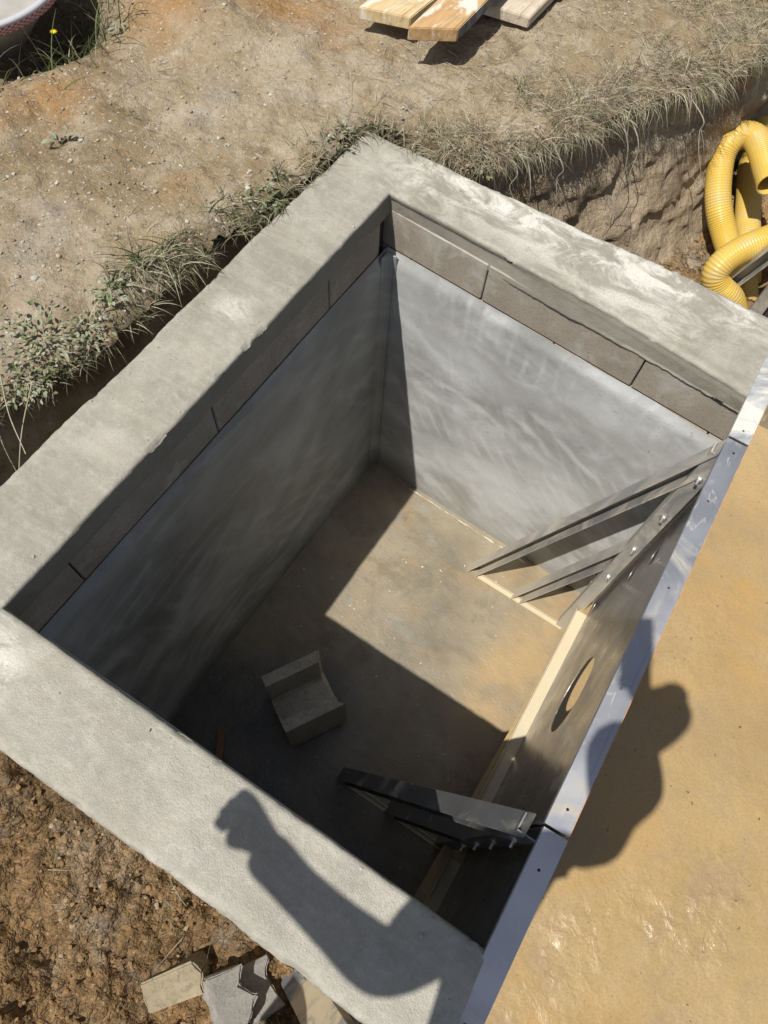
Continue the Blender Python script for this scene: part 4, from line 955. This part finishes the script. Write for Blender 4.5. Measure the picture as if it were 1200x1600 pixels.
# wiry stems across the gap at the left
for k, (a, b, lab) in enumerate((((-.36, -1.03, .05), (-.225, -1.13, -.02), 'long bent stem leaning across the dark gap at the left'), ((-.30, -1.0, .04), (-.25, -1.17, -.10), 'thin grey stem crossing the bent one'), ((-.385, -1.08, -.03), (-.29, -1.16, -.18), 'curved stem low in the dark gap'))):
    a, b = Vector(a), Vector(b); m = (a + b) / 2 + Vector((.01, -.01, .02)); mb = MB(); pts = spline([a, m, b], 8); mb.tube(pts, .0011, 5)
    tag(mb.build('dry_stem', [MAT['g2']], origin=tuple(a)), lab, 'stem')

# ------------------------------------------------------------------ the photographer, whose shadow falls across the pit
def skinned(name, chains, mats, parent, sub=2, fat=1.0):
    """chains: list of lists of ((x,y,z), radius); the first point of a later chain may repeat an earlier point to branch from it"""
    vs, rs, es, seen = [], [], [], {}
    for ch in chains:
        prev = None
        for p, r in ch:
            key = tuple(round(c, 4) for c in p)
            if key not in seen: seen[key] = len(vs); vs.append(p); rs.append(r)
            i = seen[key]
            if prev is not None and prev != i: es.append((prev, i))
            prev = i
    me = bpy.data.meshes.new(name); me.from_pydata(vs, es, []); o = bpy.data.objects.new(name, me); COL.objects.link(o)
    md = o.modifiers.new('skin', 'SKIN'); md.use_smooth_shade = True
    for i, r in enumerate(rs):
        d = me.skin_vertices[0].data[i]; d.radius = tuple(q * fat for q in r) if hasattr(r, '__len__') else (r * fat, r * fat); d.use_root = (i == 0)
    sb = o.modifiers.new('sub', 'SUBSURF'); sb.levels = sb.render_levels = sub
    dg = bpy.context.evaluated_depsgraph_get(); m2 = bpy.data.meshes.new_from_object(o.evaluated_get(dg)); bpy.data.objects.remove(o); m2.name = name
    m2.polygons.foreach_set('use_smooth', [True] * len(m2.polygons))
    off = parent.location; m2.transform(Matrix.Translation(-off))
    return put(name, m2, mats, parent)
GZ = .02
man = empty('person', (1.12, -2.34, GZ), 'person in a dark jacket photographing the pit with a phone, left arm held out', 'person')
hip = (1.035, -2.06, .88); wai = (1.03, -2.03, 1.06); che = (.985, -1.97, 1.26); nk = (1.02, -1.86, 1.43); hd0 = (1.04, -1.79, 1.49); hd1 = (1.06, -1.74, 1.57); hd2 = (1.065, -1.71, 1.66)
shL = (.84, -2.03, 1.30); shR = (1.13, -2.0, 1.37); elL = (.82, -2.06, 1.07); wrL = (.535, -2.03, 1.10); haL = (.475, -2.01, 1.11)
elR = (1.195, -1.80, 1.13); wrR = (.955, -1.545, 1.435); haR = (.885, -1.505, 1.475)
hpL = (1.03, -2.10, .86); hpR = (1.055, -2.05, .86); knL = (1.085, -2.25, .47); knR = (1.11, -2.16, .47); anL = (1.10, -2.42, .10); anR = (1.16, -2.30, .10); toL = (1.10, -2.28, .05); toR = (1.165, -2.16, .05)
body = [[(hip, (.075, .085)), (wai, (.115, .09)), (che, (.13, .10)), (nk, (.055, .055)), (hd0, (.058, .062)), (hd1, (.074, .088)), (hd2, (.070, .084)), ((1.065, -1.70, 1.73), (.035, .04))],
        [(hd1, .07), ((1.055, -1.655, 1.555), .014)],
        [(che, .11), (shL, .055), (elL, .043), (wrL, .028), (haL, (.056, .046))], [(che, .11), (shR, .055), (elR, .043), (wrR, .028), (haR, (.034, .018))],
        [(hip, .075), (hpL, .06), (knL, .05), (anL, .038), (toL, .035)], [(hip, .075), (hpR, .06), (knR, .05), (anR, .038), (toR, .035)]]
def fingers(root, along_, side, curl, L=.085, r=.0098):
    a, s, c = Vector(along_).normalized(), Vector(side).normalized(), Vector(curl).normalized(); out = []
    for k, f in enumerate((-.027, -.009, .009, .027)):
        l = L * (.85, 1, .95, .75)[k]; p0 = Vector(root) + s * f + a * .028
        out.append([(root, .02), (tuple(p0), r * 1.1), (tuple(p0 + a * l * .30 + c * l * .10), r), (tuple(p0 + a * l * .34 + c * l * .42), r * .95), (tuple(p0 + a * l * .02 + c * l * .46), r * .8)])
    t0 = Vector(root) - s * .036 - a * .012
    out.append([(root, .02), (tuple(t0), r * 1.25), (tuple(t0 + a * .024 - s * .006 + c * .016), r * 1.1), (tuple(t0 + a * .034 + s * .014 + c * .034), r * .9)])
    return out
body += fingers(haL, (-1, .1, 0), (0, 1, .2), (.1, .1, -1))
PM = Matrix.Translation(CAM) @ CR.to_4x4()                          # the phone lies just behind the lens it photographs with
body += fingers(tuple(PM @ Vector((.030, -.125, .032))), CR @ Vector((-.75, .55, -.05)), CR @ Vector((.5, .8, 0)), CR @ Vector((-.5, .1, .35)), .075)
body[3][-1] = (tuple(PM @ Vector((.030, -.125, .032))), (.034, .018))
skinned('body', body, MAT['skin'], man)
skinned('jacket', [[((1.04, -2.03, .90), (.055, .085)), ((1.075, -2.02, 1.05), (.12, .12)), ((.985, -1.97, 1.27), (.155, .125)), ((1.005, -1.89, 1.40), (.10, .085))],
                   [((.985, -1.97, 1.27), (.155, .125)), (shL, .074), (elL, .050), ((.70, -2.055, 1.085), .037), ((.60, -2.045, 1.09), .033), ((.505, -2.03, 1.10), .037)], [((.985, -1.97, 1.27), (.155, .125)), (shR, .09), (elR, .072), ((.915, -1.60, 1.40), .058)]], MAT['jacket'], man, 2, 1.22)
skinned('trousers', [[((1.06, -2.03, 1.02), (.085, .085)), ((1.035, -2.06, .90), (.078, .095)), (hpL, .066), (knL, .056), ((1.10, -2.415, .13), .052)], [((1.035, -2.06, .90), (.075, .095)), (hpR, .066), (knR, .056), ((1.16, -2.295, .13), .052)]], MAT['trousers'], man, 2, 1.1)
for a, b in ((anL, toL), (anR, toR)):
    skinned('boot', [[((a[0], a[1], .14), .052), ((a[0], a[1], .075), (.05, .052)), ((b[0], b[1] + .0, .062), (.046, .040)), ((b[0], b[1] + .05, .058), (.036, .034))]], MAT['boots'], man)
skinned('hood', [[((1.005, -1.89, 1.41), (.085, .08)), ((1.045, -1.80, 1.52), (.09, .09)), ((1.068, -1.755, 1.64), (.098, .10)), ((1.072, -1.73, 1.70), (.07, .075))]], MAT['jacket'], man, 2, 1.2)
skinned('hair', [[((1.05, -1.81, 1.56), (.06, .072)), ((1.06, -1.765, 1.65), (.082, .092)), ((1.065, -1.705, 1.705), (.072, .080))]], MAT['hair'], man, 2, 1.22)
for sx in (-.03, .03):
    mb = MB(); stone_mb(mb, (0, 0, 0), .011, 3, 0); mb.build('eye', MAT['eye'], man).location = Vector((1.06 + sx, -1.665, 1.60)) - man.location
ph = MB(); ph.box((-.036, -.140, .0035), (.036, .008, .0115))
ph = ph.build('phone', MAT['phone'], bevel=.003, bseg=3); ph.matrix_world = PM
tag(ph, 'black phone held in the right hand of the photographer above the pit', 'phone')
